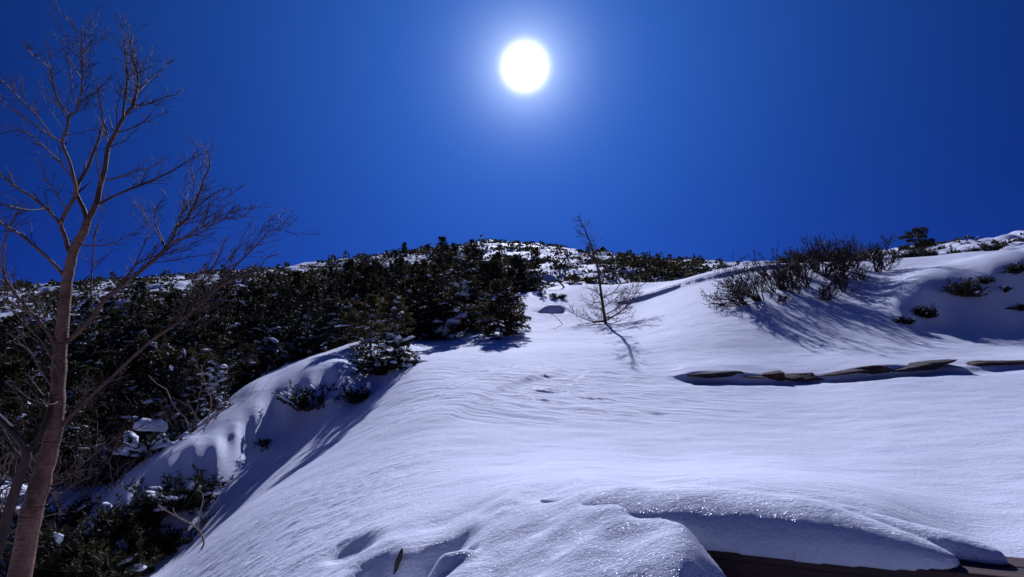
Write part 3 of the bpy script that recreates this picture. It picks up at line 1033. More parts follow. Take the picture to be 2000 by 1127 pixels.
# ------------------------------------------------------------------ the young larch in the middle
def build_larch():
    rng = np.random.default_rng(21)
    p = hit(1183, 632)
    Y = p.y
    L, tw = Limbs(), Limbs()
    pix = [(1186, 645), (1182, 627), (1176, 586), (1173, 565), (1168, 527), (1162, 506), (1155, 480), (1147, 460), (1140, 444), (1128, 423)]
    Q = limb_pts(pix, Y, Y, 4)
    L.tube(Q, np.linspace(pxm(3.4, Y), pxm(0.7, Y), len(Q)), 7)
    sprout(tw, Q, 0.03, 0.008, rng, 2, 14, 0.18, (45, 85), 0.05, 0.15, 0.0060, 0.1, 4, None, 0.35)
    for pix, w, Y1 in (([(1182, 626), (1168, 628), (1155, 627), (1131, 618), (1110, 606)], 2.2, -0.3), ([(1184, 626), (1210, 610), (1227, 595), (1240, 574), (1248, 556)], 2.2, 0.5), ([(1178, 581), (1190, 575), (1202, 567), (1213, 550)], 1.6, 0.4),
                       ([(1174, 578), (1160, 566), (1140, 562)], 1.4, 0.3), ([(1181, 615), (1200, 605), (1222, 587), (1236, 560)], 1.5, -0.5), ([(1182, 622), (1200, 617), (1230, 606)], 1.5, -0.6),
                       ([(1181, 610), (1165, 600), (1150, 600)], 1.2, -0.7), ([(1179, 600), (1195, 588), (1225, 566)], 1.4, 0.7), ([(1176, 590), (1158, 590), (1140, 583)], 1.1, 0.8), ([(1183, 628), (1195, 632), (1228, 618)], 1.3, -0.9),
                       ([(1183, 628), (1160, 630), (1128, 634)], 1.4, -0.8), ([(1164, 512), (1152, 500), (1140, 494)], 0.8, 0.2), ([(1150, 468), (1140, 460), (1122, 447)], 0.6, 0.1), ([(1166, 520), (1174, 506), (1173, 488)], 0.7, -0.2), ([(1141, 446), (1147, 440), (1152, 430)], 0.5, 0.1)):
        q = limb_pts(pix, Y, Y + Y1, 4)
        r = np.linspace(pxm(w, Y) * 0.9, 0.007, len(q))
        L.tube(q, r, 5)
        sprout(tw, q, r[0], r[-1], rng, 2, 10, 0.42, (25, 55), 0.06, 0.12, 0.0062, 0.15, 4, None, 0.4)
    root = thing('larch_sapling', 'leafless larch sapling alone on the white slope casting a branching shadow', 'young tree', tuple(Q[0]))
    L.build('trunk', M['larch_bark'], root, origin=Q[0])
    tw.build('twigs', M['larch_bark'], root, origin=Q[0])
    # twig end that pokes out of the snow beside it
    rng = np.random.default_rng(3)
    b = hit(1100, 634)
    L = Limbs()
    q = limb_pts([(1101, 637), (1096, 630), (1090, 623), (1080, 615), (1072, 612)], b.y, b.y - 0.1, 4)
    L.tube(q, np.linspace(0.012, 0.005, len(q)), 4)
    sprout(L, q, 0.012, 0.006, rng, 1, 14, 0.35, (30, 60), 0.02, 0.1, 0.005)
    tag(L.build('twig', M['larch_bark'], None), 'small feathery twig poking from the snow left of the leafless larch sapling', 'twig')
    b = hit(1232, 616)
    L = Limbs()
    q = wander(b - Vector((0, 0, 0.05)), (0.35, -0.1, 0.6), 0.38, rng, 5, 0.15)
    L.tube(q, np.linspace(0.010, 0.005, len(q)), 4)
    sprout(L, q, 0.01, 0.006, rng, 1, 10, 0.4)
    tag(L.build('twig', M['larch_bark'], None), 'short leaning twig standing in the snow right of the leafless larch sapling', 'twig')


build_larch()


# ------------------------------------------------------------------ bare shrubs on the right slope
def build_shrubs():
    #  base px, py, top px, py, stems, spread, lean x, radius px, label
    rows = [
        (1490, 586, 1440, 492, 12, 0.55, -1.15, 2.1, 'wide bare shrub with stems swept left at the left end of the thicket'),
        (1462, 594, 1400, 520, 8, 0.45, -1.8, 1.7, 'flattened bare shrub creeping leftward over the snow below the swept one'),
        (1530, 566, 1502, 482, 6, 0.35, -0.35, 2.6, 'bare shrub with one stout dark stem right of the swept shrub'),
        (1540, 552, 1520, 500, 5, 0.55, -0.4, 1.8, 'low bare shrub tangled behind the stout stemmed one'),
        (1578, 560, 1545, 492, 5, 0.45, -0.5, 2.4, 'crooked bare shrub with a bent foot in the middle of the thicket'),
        (1594, 533, 1570, 462, 7, 0.38, -0.15, 2.5, 'tall dense bare shrub standing highest against the sky'),
        (1612, 540, 1625, 462, 6, 0.36, 0.12, 2.5, 'tall bare shrub right beside the highest one on the crest'),
        (1647, 542, 1655, 467, 6, 0.42, 0.1, 2.3, 'bushy bare shrub right of the two tall crest shrubs'),
        (1608, 587, 1604, 545, 5, 0.45, 0.1, 2.2, 'small forked bare shrub standing apart in front of the thicket'),
        (1648, 571, 1655, 532, 4, 0.5, 0.15, 1.9, 'little curved bare shrub right of the small forked one'),
        (1678, 549, 1696, 506, 5, 0.5, 0.35, 2.0, 'spreading bare shrub leaning right below the crest'),
        (1714, 531, 1712, 466, 4, 0.22, 0.0, 2.8, 'slim upright bare shrub with thick stems near the right end'),
        (1727, 527, 1744, 484, 4, 0.4, 0.25, 2.2, 'low leaning bare shrub rightmost of the thicket'),
        (1560, 538, 1545, 500, 5, 0.5, -0.2, 1.8, 'low bare shrub under the dark mound on the crest'),
        (1630, 525, 1640, 470, 6, 0.4, 0.05, 2.2, 'bare shrub rooted on the crest behind the two tall ones'),
        (1668, 524, 1684, 470, 5, 0.4, 0.15, 2.0, 'thin bare shrub rooted on the crest left of the slim upright one'),
        (1512, 572, 1480, 500, 6, 0.5, -0.6, 1.9, 'bare shrub filling the gap between the swept shrub and the stout one'),
        (1556, 574, 1540, 520, 5, 0.55, -0.2, 1.8, 'low bare shrub rooted below the crooked one'),
        (1632, 556, 1622, 505, 5, 0.5, 0.0, 1.9, 'bare shrub rooted between the small forked one and the crest'),
        (1520, 590, 1530, 560, 4, 0.8, 0.2, 1.6, 'sprawling bare shrub with arched stems at the foot of the swept one'),
    ]
    for k, (bx, by, tx, ty, st, spr, lean, rpx, label) in enumerate(rows):
        p = hit(bx, by)
        H = max(0.35, above(tx, ty, p)) * 1.05
        Y = p.y
        L = bare_shrub(100 + k, int(st * 1.8) + 2, H, spr, pxm(rpx, Y) * 0.55, (lean, 0.0), 2, 10.0, 0.19, 0.10, 0.0062, 0.52)
        root = thing('bare_shrub', label, 'shrub', p, 0, 'bare shrubs on the right hand slope')
        L.build('stems', M['alder_bark'], root)
    rng = np.random.default_rng(5)
    for bx, by, tx, label in ((1428, 594, 1375, 'fallen looking bare twig lying flat on the snow left of the thicket'), (1402, 584, 1392, 'tiny dark twig above the twig lying flat left of the thicket'), (1668, 585, 1690, 'loose dark twig lying in the shadow streaks right of the thicket')):
        p = hit(bx, by); e = hit(tx, by + 6)
        L = Limbs()
        d = np.array(e - p); d[2] += 0.12
        q = wander(np.array(p) - np.array((0, 0, 0.02)), d, np.linalg.norm(d), rng, 6, 0.10)
        L.tube(q, np.linspace(0.016, 0.007, len(q)), 4)
        sprout(L, q, 0.014, 0.008, rng, 1, 5, 0.35, (20, 45), 0.0, 0.12, 0.006)
        tag(L.build('twig', M['alder_bark'], None), label, 'twig')


build_shrubs()


# ------------------------------------------------------------------ stones
def rock_material(name, dark, light):
    m, nt, b = mat(name)
    tc = nt.nodes.new('ShaderNodeTexCoord')
    n = noise(nt, tc.outputs['Object'], 7.0, 6, 0.65)
    c = ramp(nt, n.outputs['Fac'], [(0.3, dark), (0.7, light)])
    nt.links.new(c.outputs[0], b.inputs['Base Color'])
    b.inputs['Roughness'].default_value = 0.85
    b.inputs['Specular IOR Level'].default_value = 0.25
    n2 = noise(nt, tc.outputs['Object'], 22.0, 5, 0.7)
    bp = nt.nodes.new('ShaderNodeBump'); bp.inputs['Strength'].default_value = 0.9; bp.inputs['Distance'].default_value = 0.03
    nt.links.new(n2.outputs['Fac'], bp.inputs['Height']); nt.links.new(bp.outputs[0], b.inputs['Normal'])
    return m


M['stone'] = rock_material('stone', (0.045, 0.026, 0.020), (0.13, 0.078, 0.060))
M['dark_stone'] = rock_material('dark_stone', (0.030, 0.023, 0.022), (0.085, 0.068, 0.062))


def rock_mesh(seed, sx, sy, sz, facets=9):
    """a stone broken along several planes, then worn"""
    rng = np.random.default_rng(seed)
    n, m = 40, 22
    th = np.linspace(0, math.pi, m)[1:-1]
    ph = np.linspace(0, 2 * math.pi, n, endpoint=False)
    T, Pp = np.meshgrid(th, ph, indexing='ij')
    d = np.stack([np.sin(T) * np.cos(Pp), np.sin(T) * np.sin(Pp), np.cos(T)], -1).reshape(-1, 3)
    d = np.vstack([[(0, 0, 1.0)], d, [(0, 0, -1.0)]])
    rad = 1.12 / (np.abs(d) ** 4).sum(1) ** 0.25
    skew = rng.normal(0, 0.16, 3)
    for _ in range(facets):
        nn = rng.normal(0, 1, 3); nn /= np.linalg.norm(nn)
        off = rng.uniform(0.62, 0.95)
        c = d @ nn
        rad = np.where(c > 1e-3, np.minimum(rad, off / np.maximum(c, 1e-3)), rad)
    rad *= 1 + 0.17 * fbm(d[:, 0] * 3 + seed, d[:, 1] * 3 + d[:, 2] * 2.7, seed, 3)
    v = d * rad[:, None]
    v[:, 2] *= 1 + skew[0] * v[:, 0]
    v[:, 1] += skew[1] * v[:, 0]
    v[:, 0] += 0.5 * skew[2] * v[:, 2]
    v = v * np.array((sx, sy, sz))
    f = []
    for i in range(n):
        f.append((0, 1 + i, 1 + (i + 1) % n))
    for j in range(m - 3):
        for i in range(n):
            a, b = 1 + j * n + i, 1 + j * n + (i + 1) % n
            f.append((a, a + n, b + n, b))
    base = 1 + (m - 3) * n
    for i in range(n):
        f.append((base + i, len(v) - 1, base + (i + 1) % n))
    return v, f


def stone(name, label, px, py, w, h, seed, tilt=0.0, material='stone', Y=None, depth=None, group=None, facets=9, cat='stone', sink=0.0):
    p = hit(px, py) if Y is None else Vector(at(px, py, Y))
    Yd = p.y
    sx, sz = pxm(w, Yd) / 2 * 1.25, pxm(h, Yd) / 2 * 0.85
    v, f = rock_mesh(seed, sx, depth or sx * 0.7, sz, facets)
    o = mesh_object(name, v, f, M[material], None, smooth=False)
    o.location = p + Vector((0, 0.3 * (depth or sx * 0.7), -sink))
    o.rotation_euler = (0, -tilt, 0)
    return tag(o, label, cat, group)


g = 'stones along the snowy terrace edge'
stone('stone', 'long dark lens shaped stone leftmost in the row at the terrace edge', 1402, 736, 96, 17, 1, 0.0, 'dark_stone', None, 0.3, g)
stone('stone', 'small flat stone just left of the pale blocky one', 1472, 743, 30, 7, 2, 0.05, 'stone', None, 0.12, g)
stone('stone', 'pale blocky upright stone between the lens shaped one and the brown slabs', 1503, 737, 31, 20, 3, 0.0, 'stone', None, 0.15, g, 6)
stone('stone', 'thick brown slab right of the pale blocky stone', 1565, 740, 74, 18, 4, 0.06, 'stone', None, 0.3, g, 8)
stone('stone', 'thin tapering sliver of stone right of the thick brown slab', 1636, 735, 66, 10, 5, 0.14, 'stone', None, 0.25, g)
stone('stone', 'hump backed stone touching the longest stone of the row', 1708, 726, 62, 22, 6, 0.03, 'stone', None, 0.3, g)
stone('stone', 'longest stone of the row with its right end tilted up', 1795, 722, 116, 20, 7, 0.13, 'dark_stone', None, 0.35, g)
stone('stone', 'long pointed reddish stone at the right end of the row', 1944, 711, 110, 17, 8, 0.06, 'stone', None, 0.35, g)
stone('boulder', 'brown boulder on the snow crest left of the larch top', 1126, 555, 21, 13, 9, 0, 'stone', 30.3, None, None, 7, 'boulder', 0.05)
stone('boulder', 'low dark stone in the shaded snow at the right edge', 1973, 603, 15, 8, 13, 0, 'dark_stone', None, None, None, 7, 'boulder')
stone('boulder', 'dark rock under the snow at the foot of the big fir clump', 965, 663, 22, 9, 14, 0, 'dark_stone', None, None, None, 7, 'boulder')


def outcrop():
    p = spot(1180, 134)
    p.z = at(1180, 501, 134)[2]
    root = thing('rock_outcrop', 'dark blocky rock outcrop standing on the distant skyline', 'rock', p)
    for k, (dx, dz, sx, sz) in enumerate(((-0.9, 0.5, 1.5, 1.3), (0.35, 1.0, 0.95, 1.6), (1.5, 0.2, 1.1, 0.9))):
        v, f = rock_mesh(40 + k, sx, 1.4, sz, 6)
        v = v + np.array((dx, 0, dz))
        mesh_object('rock', v, f, M['dark_stone'], root, smooth=False)
    lm = Lumps()
    lm.pad((0.35, -0.1, 2.45), (1, 0, 0), 0.7, 0.8, 0.25, np.random.default_rng(2))
    lm.build('snow_load', M['snow_load'], root)


outcrop()

# ------------------------------------------------------------------ firs one can point to
GF = 'firs at the edge of the snowfield'


def hero(label, bx, by, ty, wpx, seed, Y=None, tx=None, name='fir_tree', **kw):
    p = hit(bx, by) if Y is None else spot(bx, Y)
    H = above(tx or bx, ty, p)
    W = pxm(wpx, p.y) / 2
    a = dict(seed=seed, H=H, W=W, boughs=int(30 + 26 * H), blade=0.0042 * p.y + 0.03, snow=0.35)
    a.update(kw)
    p = p - Vector((0, 0, 0.05))
    return fir_thing(name, label, 'fir tree', p, seed * 1.3, GF, **a)


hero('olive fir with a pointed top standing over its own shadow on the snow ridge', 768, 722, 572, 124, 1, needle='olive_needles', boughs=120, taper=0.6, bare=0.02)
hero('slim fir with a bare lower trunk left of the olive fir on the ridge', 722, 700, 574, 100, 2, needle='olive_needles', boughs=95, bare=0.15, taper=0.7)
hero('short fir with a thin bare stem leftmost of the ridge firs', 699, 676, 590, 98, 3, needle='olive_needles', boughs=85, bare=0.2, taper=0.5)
low_pine_thing('dwarf_pine', 'round low pine skirt flecked with snow at the foot of the ridge firs', 'dwarf pine', hit(745, 728), 0.3, None, seed=51, W=0.78, H=0.62, stems=64, blade=0.075, snow=0.6, pads=0.7)
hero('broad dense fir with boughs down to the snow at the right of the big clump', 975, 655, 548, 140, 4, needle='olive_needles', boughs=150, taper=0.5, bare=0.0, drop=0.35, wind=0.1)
hero('rounded fir in the middle of the big clump with white pads on its boughs', 905, 655, 505, 165, 5, boughs=170, taper=0.55, bare=0.0, drop=0.35, snow=0.6, pads=1.5)
hero('dark fir at the left of the big clump over the blue shadow', 850, 655, 545, 120, 6, boughs=110, taper=0.6, bare=0.0, drop=0.3, snow=0.6, pads=1.3)
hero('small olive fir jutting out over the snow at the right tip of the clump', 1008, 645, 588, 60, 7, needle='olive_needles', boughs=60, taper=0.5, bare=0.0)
hero('dark fir behind the clump whose flat topped spire breaks the skyline highest', 862, 0, 462, 100, 8, Y=27.0, boughs=120, taper=0.75, snow=0.2)
hero('narrow fir whose small spire tops the skyline left of the highest one', 784, 0, 474, 64, 9, Y=29.0, boughs=80, taper=1.0, snow=0.2)
hero('fir with a tufted head right of the highest spire', 922, 0, 468, 82, 10, Y=29.0, boughs=90, taper=0.8, snow=0.3)
hero('thin fir with a bare stem and sparse top right of the tufted one', 1046, 0, 484, 52, 11, Y=32.0, boughs=50, bare=0.3, taper=0.8)
hero('broad dark fir right of the big clump, foot behind the snow crest', 1008, 0, 506, 110, 12, Y=30.5, boughs=120, taper=0.5, bare=0.0)
hero('round topped dark fir behind the right part of the big clump', 955, 0, 512, 130, 13, Y=26.5, boughs=130, taper=0.5, bare=0.0)
hero('fir with dark hunched crown left of the big clump', 815, 0, 525, 120, 14, Y=24.0, boughs=110, taper=0.6)
hero('broad dark fir behind the ridge firs', 690, 0, 560, 120, 15, Y=20.0, boughs=110, taper=0.6, snow=0.5)
hero('pointed fir on the left slope in front of the snowy ridge line', 573, 0, 530, 74, 16, Y=27.0, boughs=90, taper=0.9, snow=0.4)
hero('second pointed fir on the left slope right of the first pointed one', 637, 0, 560, 82, 17, Y=22.0, boughs=90, taper=0.8, snow=0.5)
hero('fir with snow laden boughs left of the ridge firs', 600, 0, 600, 110, 18, Y=17.5, boughs=100, taper=0.6, snow=0.9, pads=1.5)
hero('squat fir behind the smooth snow bank', 520, 0, 625, 120, 19, Y=16.0, boughs=100, taper=0.55, snow=0.8, pads=1.3)
hero('open fir with round snow lumps on the snow bank left of the hollow', 432, 0, 700, 95, 20, Y=10.6, boughs=56, taper=0.5, bare=0.05, snow=0.9, pads=0.9)
hero('tiny fir seedling on the crest left of the larch', 1060, 578, 556, 20, 22, boughs=22, blade=0.09, snow=0.0)

low_pine_thing('dwarf_pine', 'dark wind bent dwarf pine in the shaded hollow left of the olive fir', 'dwarf pine', hit(600, 800), 0.4, None, seed=61, W=0.64, H=0.5, stems=44, blade=0.07, snow=0.25)
low_pine_thing('dwarf_pine', 'small dark dwarf pine in the shaded hollow under the olive fir', 'dwarf pine', hit(695, 785), 1.4, None, seed=62, W=0.4, H=0.33, stems=28, blade=0.06, snow=0.4, pads=0.8)
low_pine_thing('dwarf_pine', 'tiny pine sprig poking from the shaded hollow', 'dwarf pine', hit(520, 872), 0.2, None, seed=63, W=0.13, H=0.09, stems=7, blade=0.05, snow=0.0)
low_pine_thing('dwarf_pine', 'low pine with thick fingers of snow above the dead twig', 'dwarf pine', hit(345, 990), 2.4, None, seed=64, W=0.72, H=0.5, stems=80, blade=0.07, snow=0.4, pads=0.8)
for _k, (_x, _y, _w, _h, _l) in enumerate(((255, 1045, 0.62, 0.42, 'dark low pine directly left of the one with snow fingers'), (165, 1100, 0.75, 0.5, 'dark low pine beside the foot of the pinkish birch trunk'), (300, 1085, 0.5, 0.32, 'flat dark pine below the one with snow fingers'),
                                           (215, 1125, 0.6, 0.4, 'dark low pine at the bottom edge left of the snowfield'), (110, 1040, 0.7, 0.6, 'tall dark dwarf pine right behind the foot of the birch'), (120, 1125, 0.7, 0.5, 'dark dwarf pine at the bottom edge against the birch trunk'))):
    low_pine_thing('dwarf_pine', _l, 'dwarf pine', hit(_x, _y, 4.0), _k * 1.1, None, seed=90 + _k, W=_w, H=_h, stems=60, blade=0.075, snow=0.12, pads=0.7)
low_pine_thing('dwarf_pine', 'low pine under a round cap of snow beside the snow bank', 'dwarf pine', spot(318, 9.3), 0.9, None, seed=65, W=0.7, H=0.55, stems=50, blade=0.07, snow=0.5, pads=1.0)


def snow_cap():
    p = spot(312, 9.2)
    top = at(312, 820, 9.2)[2]
    lm = Lumps()
    lm.pad((0, 0, 0), (1, 0.1, -0.1), 0.25, 0.22, 0.16, np.random.default_rng(6))
    o = lm.build('snow_mound', M['snow_load'])
    o.location = (p.x, p.y, top - 0.12)
    tag(o, 'smooth round cap of lit snow perched on a low pine by the bank', 'snow')


snow_cap()


def dead_twig():
    b = hit(394, 1074)
    Y = b.y
    rng = np.random.default_rng(9)
    L = Limbs()
    for pix, w0, w1 in (([(392, 1080), (394, 1072), (398, 1058), (385, 1032), (350, 1011), (324, 997), (310, 986)], 3.2, 1.1), ([(385, 1032), (388, 1018), (390, 1002), (397, 969), (385, 955)], 2.0, 0.8), ([(390, 1003), (395, 988), (403, 975)], 1.2, 0.7), ([(350, 1011), (340, 1000), (338, 992)], 1.0, 0.6)):
        q = limb_pts(pix, Y, Y + 0.1, 4)
        L.tube(q, np.linspace(pxm(w0, Y) * 0.7, pxm(w1, Y) * 0.7, len(q)), 6)
    tag(L.build('dead_twig', M['pale_twig_bark']), 'crooked dead twig forked above the snow at the lower left', 'twig')


dead_twig()


def stub():
    p = hit(775, 1112)
    L = Limbs()
    q = smooth_line([p + Vector((-0.01, 0, -0.05)), p + Vector((0, 0, 0.02)), p + Vector((0.012, 0, 0.05)), p + Vector((0.02, 0.01, 0.085))], 4)
    L.tube(q, np.interp(np.linspace(0, 1, len(q)), [0, 0.5, 0.8, 1], [0.008, 0.013, 0.011, 0.004]), 8)
    tag(L.build('wood_stub', M['alder_bark']), 'short dark stub of wood sticking out of the hole in the near snow', 'twig')


stub()

# ------------------------------------------------------------------ green on the right
def bush(label, px, py, wpx, hpx, seed, Y=None, stems=30, rz=0.0, snow=0.1, cat='dwarf pine', blade=None, flat=1.0):
    p = hit(px, py) if Y is None else spot(px, Y)
    W = pxm(wpx, p.y) / 2
    return low_pine_thing('dwarf_pine', label, cat, p, rz, None, seed=seed, W=W, H=pxm(hpx, p.y), stems=stems, blade=blade or 0.004 * p.y + 0.02, snow=snow, pads=0.7, flat=flat)


bush('small dark tuft topping the low snow mound left of the larch', 1092, 584, 44, 15, 87, stems=18)
bush('dark green bush hanging on the shaded bank at the right', 1884, 578, 76, 54, 71, stems=60)
bush('green bush low on the shaded bank with small sprigs beside it', 1810, 622, 46, 26, 72, stems=36)
bush('tiny sprig left of the low green bush on the shaded bank', 1757, 630, 13, 7, 73, stems=8)
bush('second tiny sprig nearest the low green bush', 1774, 634, 14, 9, 74, stems=9)
bush('thin dark sprigs right of the hanging bush on the shaded bank', 1932, 555, 34, 14, 75, stems=10)
bush('drooping dark sprig further right on the shaded bank', 1958, 570, 18, 18, 76, stems=6)
bush('dark bush cut by the right edge of the picture near the bank top', 1988, 535, 44, 24, 77, stems=24)
bush('dark tuft at the right edge low on the shaded bank', 1998, 608, 16, 10, 78, stems=9)
bush('dark brown mound of dwarf pine left on the crest behind the bare shrubs', 1560, 0, 74, 26, 79, Y=24.5, stems=60)
bush('dark brown mound of dwarf pine middle on the crest behind the bare shrubs', 1622, 0, 84, 32, 80, Y=24.5, stems=64)
bush('dark brown mound of dwarf pine right on the crest behind the bare shrubs', 1688, 0, 74, 24, 81, Y=24.0, stems=56)
bush('olive low pine at the foot of the tiered pine', 1792, 0, 66, 18, 82, Y=24.5, stems=46)
bush('dark low pine right of the tiered pine', 1832, 0, 46, 22, 83, Y=26.0, stems=40)
bush('small dark bushes on the snow right of the low pines', 1886, 0, 40, 15, 84, Y=30.0, stems=24)
bush('reddish brown bush on the far snow at the right', 1962, 0, 52, 20, 85, Y=31.0, stems=34)
bush('low dark bush on the far snow left of the reddish one', 1922, 0, 30, 9, 86, Y=31.0, stems=16)


def tiered_pine():
    Y = 25.5
    p = spot(1800, Y)
    rng = np.random.default_rng(31)
    L, lv = Limbs(), Leaves()
    q = limb_pts([(1806, 500), (1801, 488), (1799, 475), (1794, 468), (1792, 458), (1796, 449)], Y, Y, 4)
    L.tube(q, np.linspace(0.10, 0.03, len(q)), 7)
    # flat pads of needles: px, py, half width px, half height px
    for px, py, w, h, dy in ((1790, 457, 19, 6, 0.1), (1797, 449, 13, 4, 0.0), (1771, 464, 13, 2.4, -0.2), (1802, 463, 7, 2.5, 0.3), (1781, 471, 9, 2.2, 0.3), (1811, 472, 12, 6, -0.1), (1788, 483, 28, 4.5, 0.2), (1803, 478, 14, 4, -0.3), (1818, 479, 12, 2.5, 0.2), (1775, 485, 16, 2, -0.2)):
        c = at(px, py, Y + dy)
        L.tube(np.array([at(1799, py + 8, Y), (at(1799, py + 8, Y) + c) / 2, c]), [0.03, 0.025, 0.015], 4)
        n = int(16 * w)
        a = rng.uniform(0, 2 * math.pi, n); rr = np.sqrt(rng.random(n))
        P = c + np.stack([pxm(w, Y) * rr * np.cos(a), pxm(w, Y) * 0.8 * rr * np.sin(a), pxm(h, Y) * rng.normal(0, 0.5, n)], 1)
        D = unit(np.array((0, 0, 0.25))) + np.stack([np.cos(a), np.sin(a), 0.1 + 0 * a], 1)
        D /= np.linalg.norm(D, axis=1)[:, None]
        lv.blades(P, D, 4, 0.085, 0.015, rng, 0.8)
    root = thing('pine_tree', 'wind shaped pine with flat tiers of needles against the sky at right', 'pine tree', tuple(q[0]))
    for nm, X, m in (('trunk', L, 'fir_bark'), ):
        X.build(nm, M[m], root, origin=q[0])
    lv.q = [a - q[0] for a in lv.q]
    lv.build('foliage', M['pine_needles'], root)


tiered_pine()


def gnarled():
    rng = np.random.default_rng(8)
    Y = 29.0
    L = Limbs()
    for pix, w in (([(1102, 562), (1096, 554), (1086, 549), (1076, 551), (1062, 560)], 2.0), ([(1086, 549), (1080, 556), (1066, 565)], 1.3), ([(1076, 551), (1062, 553), (1052, 556)], 1.2)):
        q = limb_pts(pix, Y, Y, 4)
        L.tube(q, np.linspace(pxm(w, Y), 0.02, len(q)), 5)
        sprout(L, q, 0.03, 0.02, rng, 1, 3, 0.3, minr=0.012)
    tag(L.build('gnarled_branch', M['fir_bark']), 'gnarled bare branch arching over the snow crest beside the brown boulder', 'branch')


gnarled()


# ------------------------------------------------------------------ the crowded left slope
BANK = [plan(60, 1127, 6.9), plan(170, 1055, 7.3), plan(240, 975, 7.9), plan(320, 910, 8.5), plan(410, 850, 9.5), plan(470, 800, 10.9), plan(500, 742, 12.8), plan(600, 700, 14.2), plan(700, 668, 16.2), plan(830, 660, 17.5), plan(960, 640, 22.0), plan(1005, 580, 29.0), plan(1100, 560, 38.0), plan(1130, 545, 60)]


def zone_words(x, y):
    px = 1000 + 1000 * x / y
    r = math.hypot(x, y)
    if r > 36:
        where = 'far up the slope below the snowy skyline'
    elif px < 130:
        where = 'left of the pinkish birch trunk'
    elif px < 420:
        where = 'behind the birch boughs' if r < 20 else 'higher up beyond the birch boughs'
    elif px < 700:
        where = 'beyond the smooth snow bank' if r < 22 else 'halfway up the slope beyond the snow bank'
    else:
        where = 'around the big fir clump'
    return where


def build_forest():
    rng = np.random.default_rng(77)
    protos = []
    kinds = [
        ('fir_tree', 'fir tree', 'stunted dark fir', dict(H=2.0, W=0.75, boughs=80, taper=0.75, snow=0.55, pads=0.7), 'fir'),
        ('fir_tree', 'fir tree', 'stunted dark fir', dict(H=1.6, W=0.95, boughs=85, taper=0.5, snow=0.6, pads=0.75, bare=0.0), 'fir'),
        ('fir_tree', 'fir tree', 'stunted dark fir', dict(H=1.8, W=0.65, boughs=70, taper=0.9, snow=0.45, pads=0.7, lean=0.08), 'fir'),
        ('dwarf_pine', 'dwarf pine', 'low dark dwarf pine', dict(W=1.1, H=0.75, stems=55, snow=0.5, pads=0.75), 'pine'),
        ('dwarf_pine', 'dwarf pine', 'low dark dwarf pine', dict(W=0.9, H=0.95, stems=50, snow=0.6, pads=0.75), 'pine'),
    ]
    placed = []
    tries = 0
    counts = [0] * len(kinds)
    while len(placed) < 430 and tries < 60000:
        tries += 1
        phi = R(rng.uniform(-50, 9)); r = math.exp(rng.uniform(math.log(5.6), math.log(52)))
        x, y = r * math.sin(phi), r * math.cos(phi)
        d, al, sd = seg_dist(np.array([x]), np.array([y]), BANK)
        if r > 27 and phi > R(2.0):
            continue
        if sd[0] < 0 or d[0] < 0.55 + 0.008 * r:
            continue
        gap = 0.42 + 0.017 * r
        if any((x - a) ** 2 + (y - b) ** 2 < gap * gap for a, b in placed):
            continue
        # patches of open snow higher up
        if r > 24 and vnoise(np.array([x * 0.13]), np.array([y * 0.13]), 4)[0] > (0.36 if phi < R(-9) else 0.12):
            continue
        if 9 < r < 22 and vnoise(np.array([x * 0.22 + 5]), np.array([y * 0.22]), 14)[0] > 0.24:
            continue
        if math.hypot(x + 5.0, y - 5.0) < 0.7:
            continue
        placed.append((x, y))
        near = r < 9
        k = int(rng.choice(len(kinds), p=[0.05, 0.15, 0.05, 0.40, 0.35] if near else [0.21, 0.19, 0.19, 0.21, 0.20]))
        z = ground_z(x, y) - 0.08
        s = 1.12 * rng.uniform(0.65, 1.15) * (0.8 if near else 1.0 + 0.008 * max(0, r - 14))
        nm, cat, words, kw, how = kinds[k]
        label = words + ' ' + zone_words(x, y)
        grp = words + 's ' + zone_words(x, y)
        rz = rng.uniform(0, 6.28)
        if counts[k] == 0:
            p = Vector((x, y, z))
            if how == 'fir':
                o = fir_thing(nm, label, cat, p, rz, grp, seed=300 + k, blade=0.11, dense=0.8, **kw)
            else:
                o = low_pine_thing(nm, label, cat, p, rz, grp, seed=300 + k, blade=0.10, **kw)
            protos.append((k, o))
            o.scale = (s, s, s)
        else:
            proto = [o for kk, o in protos if kk == k][0]
            copy_of(proto, label, cat, (x, y, z), rz, (s * rng.uniform(0.9, 1.15), s * rng.uniform(0.9, 1.15), s * rng.uniform(0.75, 1.45)), grp)
        counts[k] += 1


build_forest()


def build_brush():
    """bare brown saplings that stand in the dark slope behind the birch"""
    rng = np.random.default_rng(19)
    protos = []
    for k in range(4):
        L = bare_shrub(400 + k, 6, 1.5, 0.45, 0.016, (0.1, 0), 2, 4.5, 0.22, 0.10, 0.0035, 0.45)
        protos.append((L, k % 2))
    made = {}
    n = 0
    for _ in range(900):
        if n >= 72:
            break
        px = rng.uniform(0, 520); Y = rng.uniform(6.4, 17)
        x = ray(px, 700)[0] * Y
        d, al, sd = seg_dist(np.array([x]), np.array([Y]), BANK)
        if sd[0] < 0 or d[0] < 0.5:
            continue
        k = int(rng.integers(0, 4))
        loc = (x, Y, ground_z(x, Y) - 0.05)
        rz = rng.uniform(0, 6.28); s = rng.uniform(0.7, 1.25)
        pale = protos[k][1]
        words = ('pale barked' if pale else 'brown') + ' bare sapling'
        label = words + ' tangled among the dark firs ' + zone_words(x, Y)
        grp = words + 's ' + zone_words(x, Y)
        if k not in made:
            root = thing('bare_sapling', label, 'sapling', loc, rz, grp)
            root.scale = (s, s, s)
            ch = protos[k][0].build('stems', M['pale_twig_bark' if pale else 'twig_bark'], root)
            CHILDREN[root.name] = [ch]
            made[k] = root
        else:
            copy_of(made[k], label, 'sapling', loc, rz, s, grp)
        n += 1


build_brush()


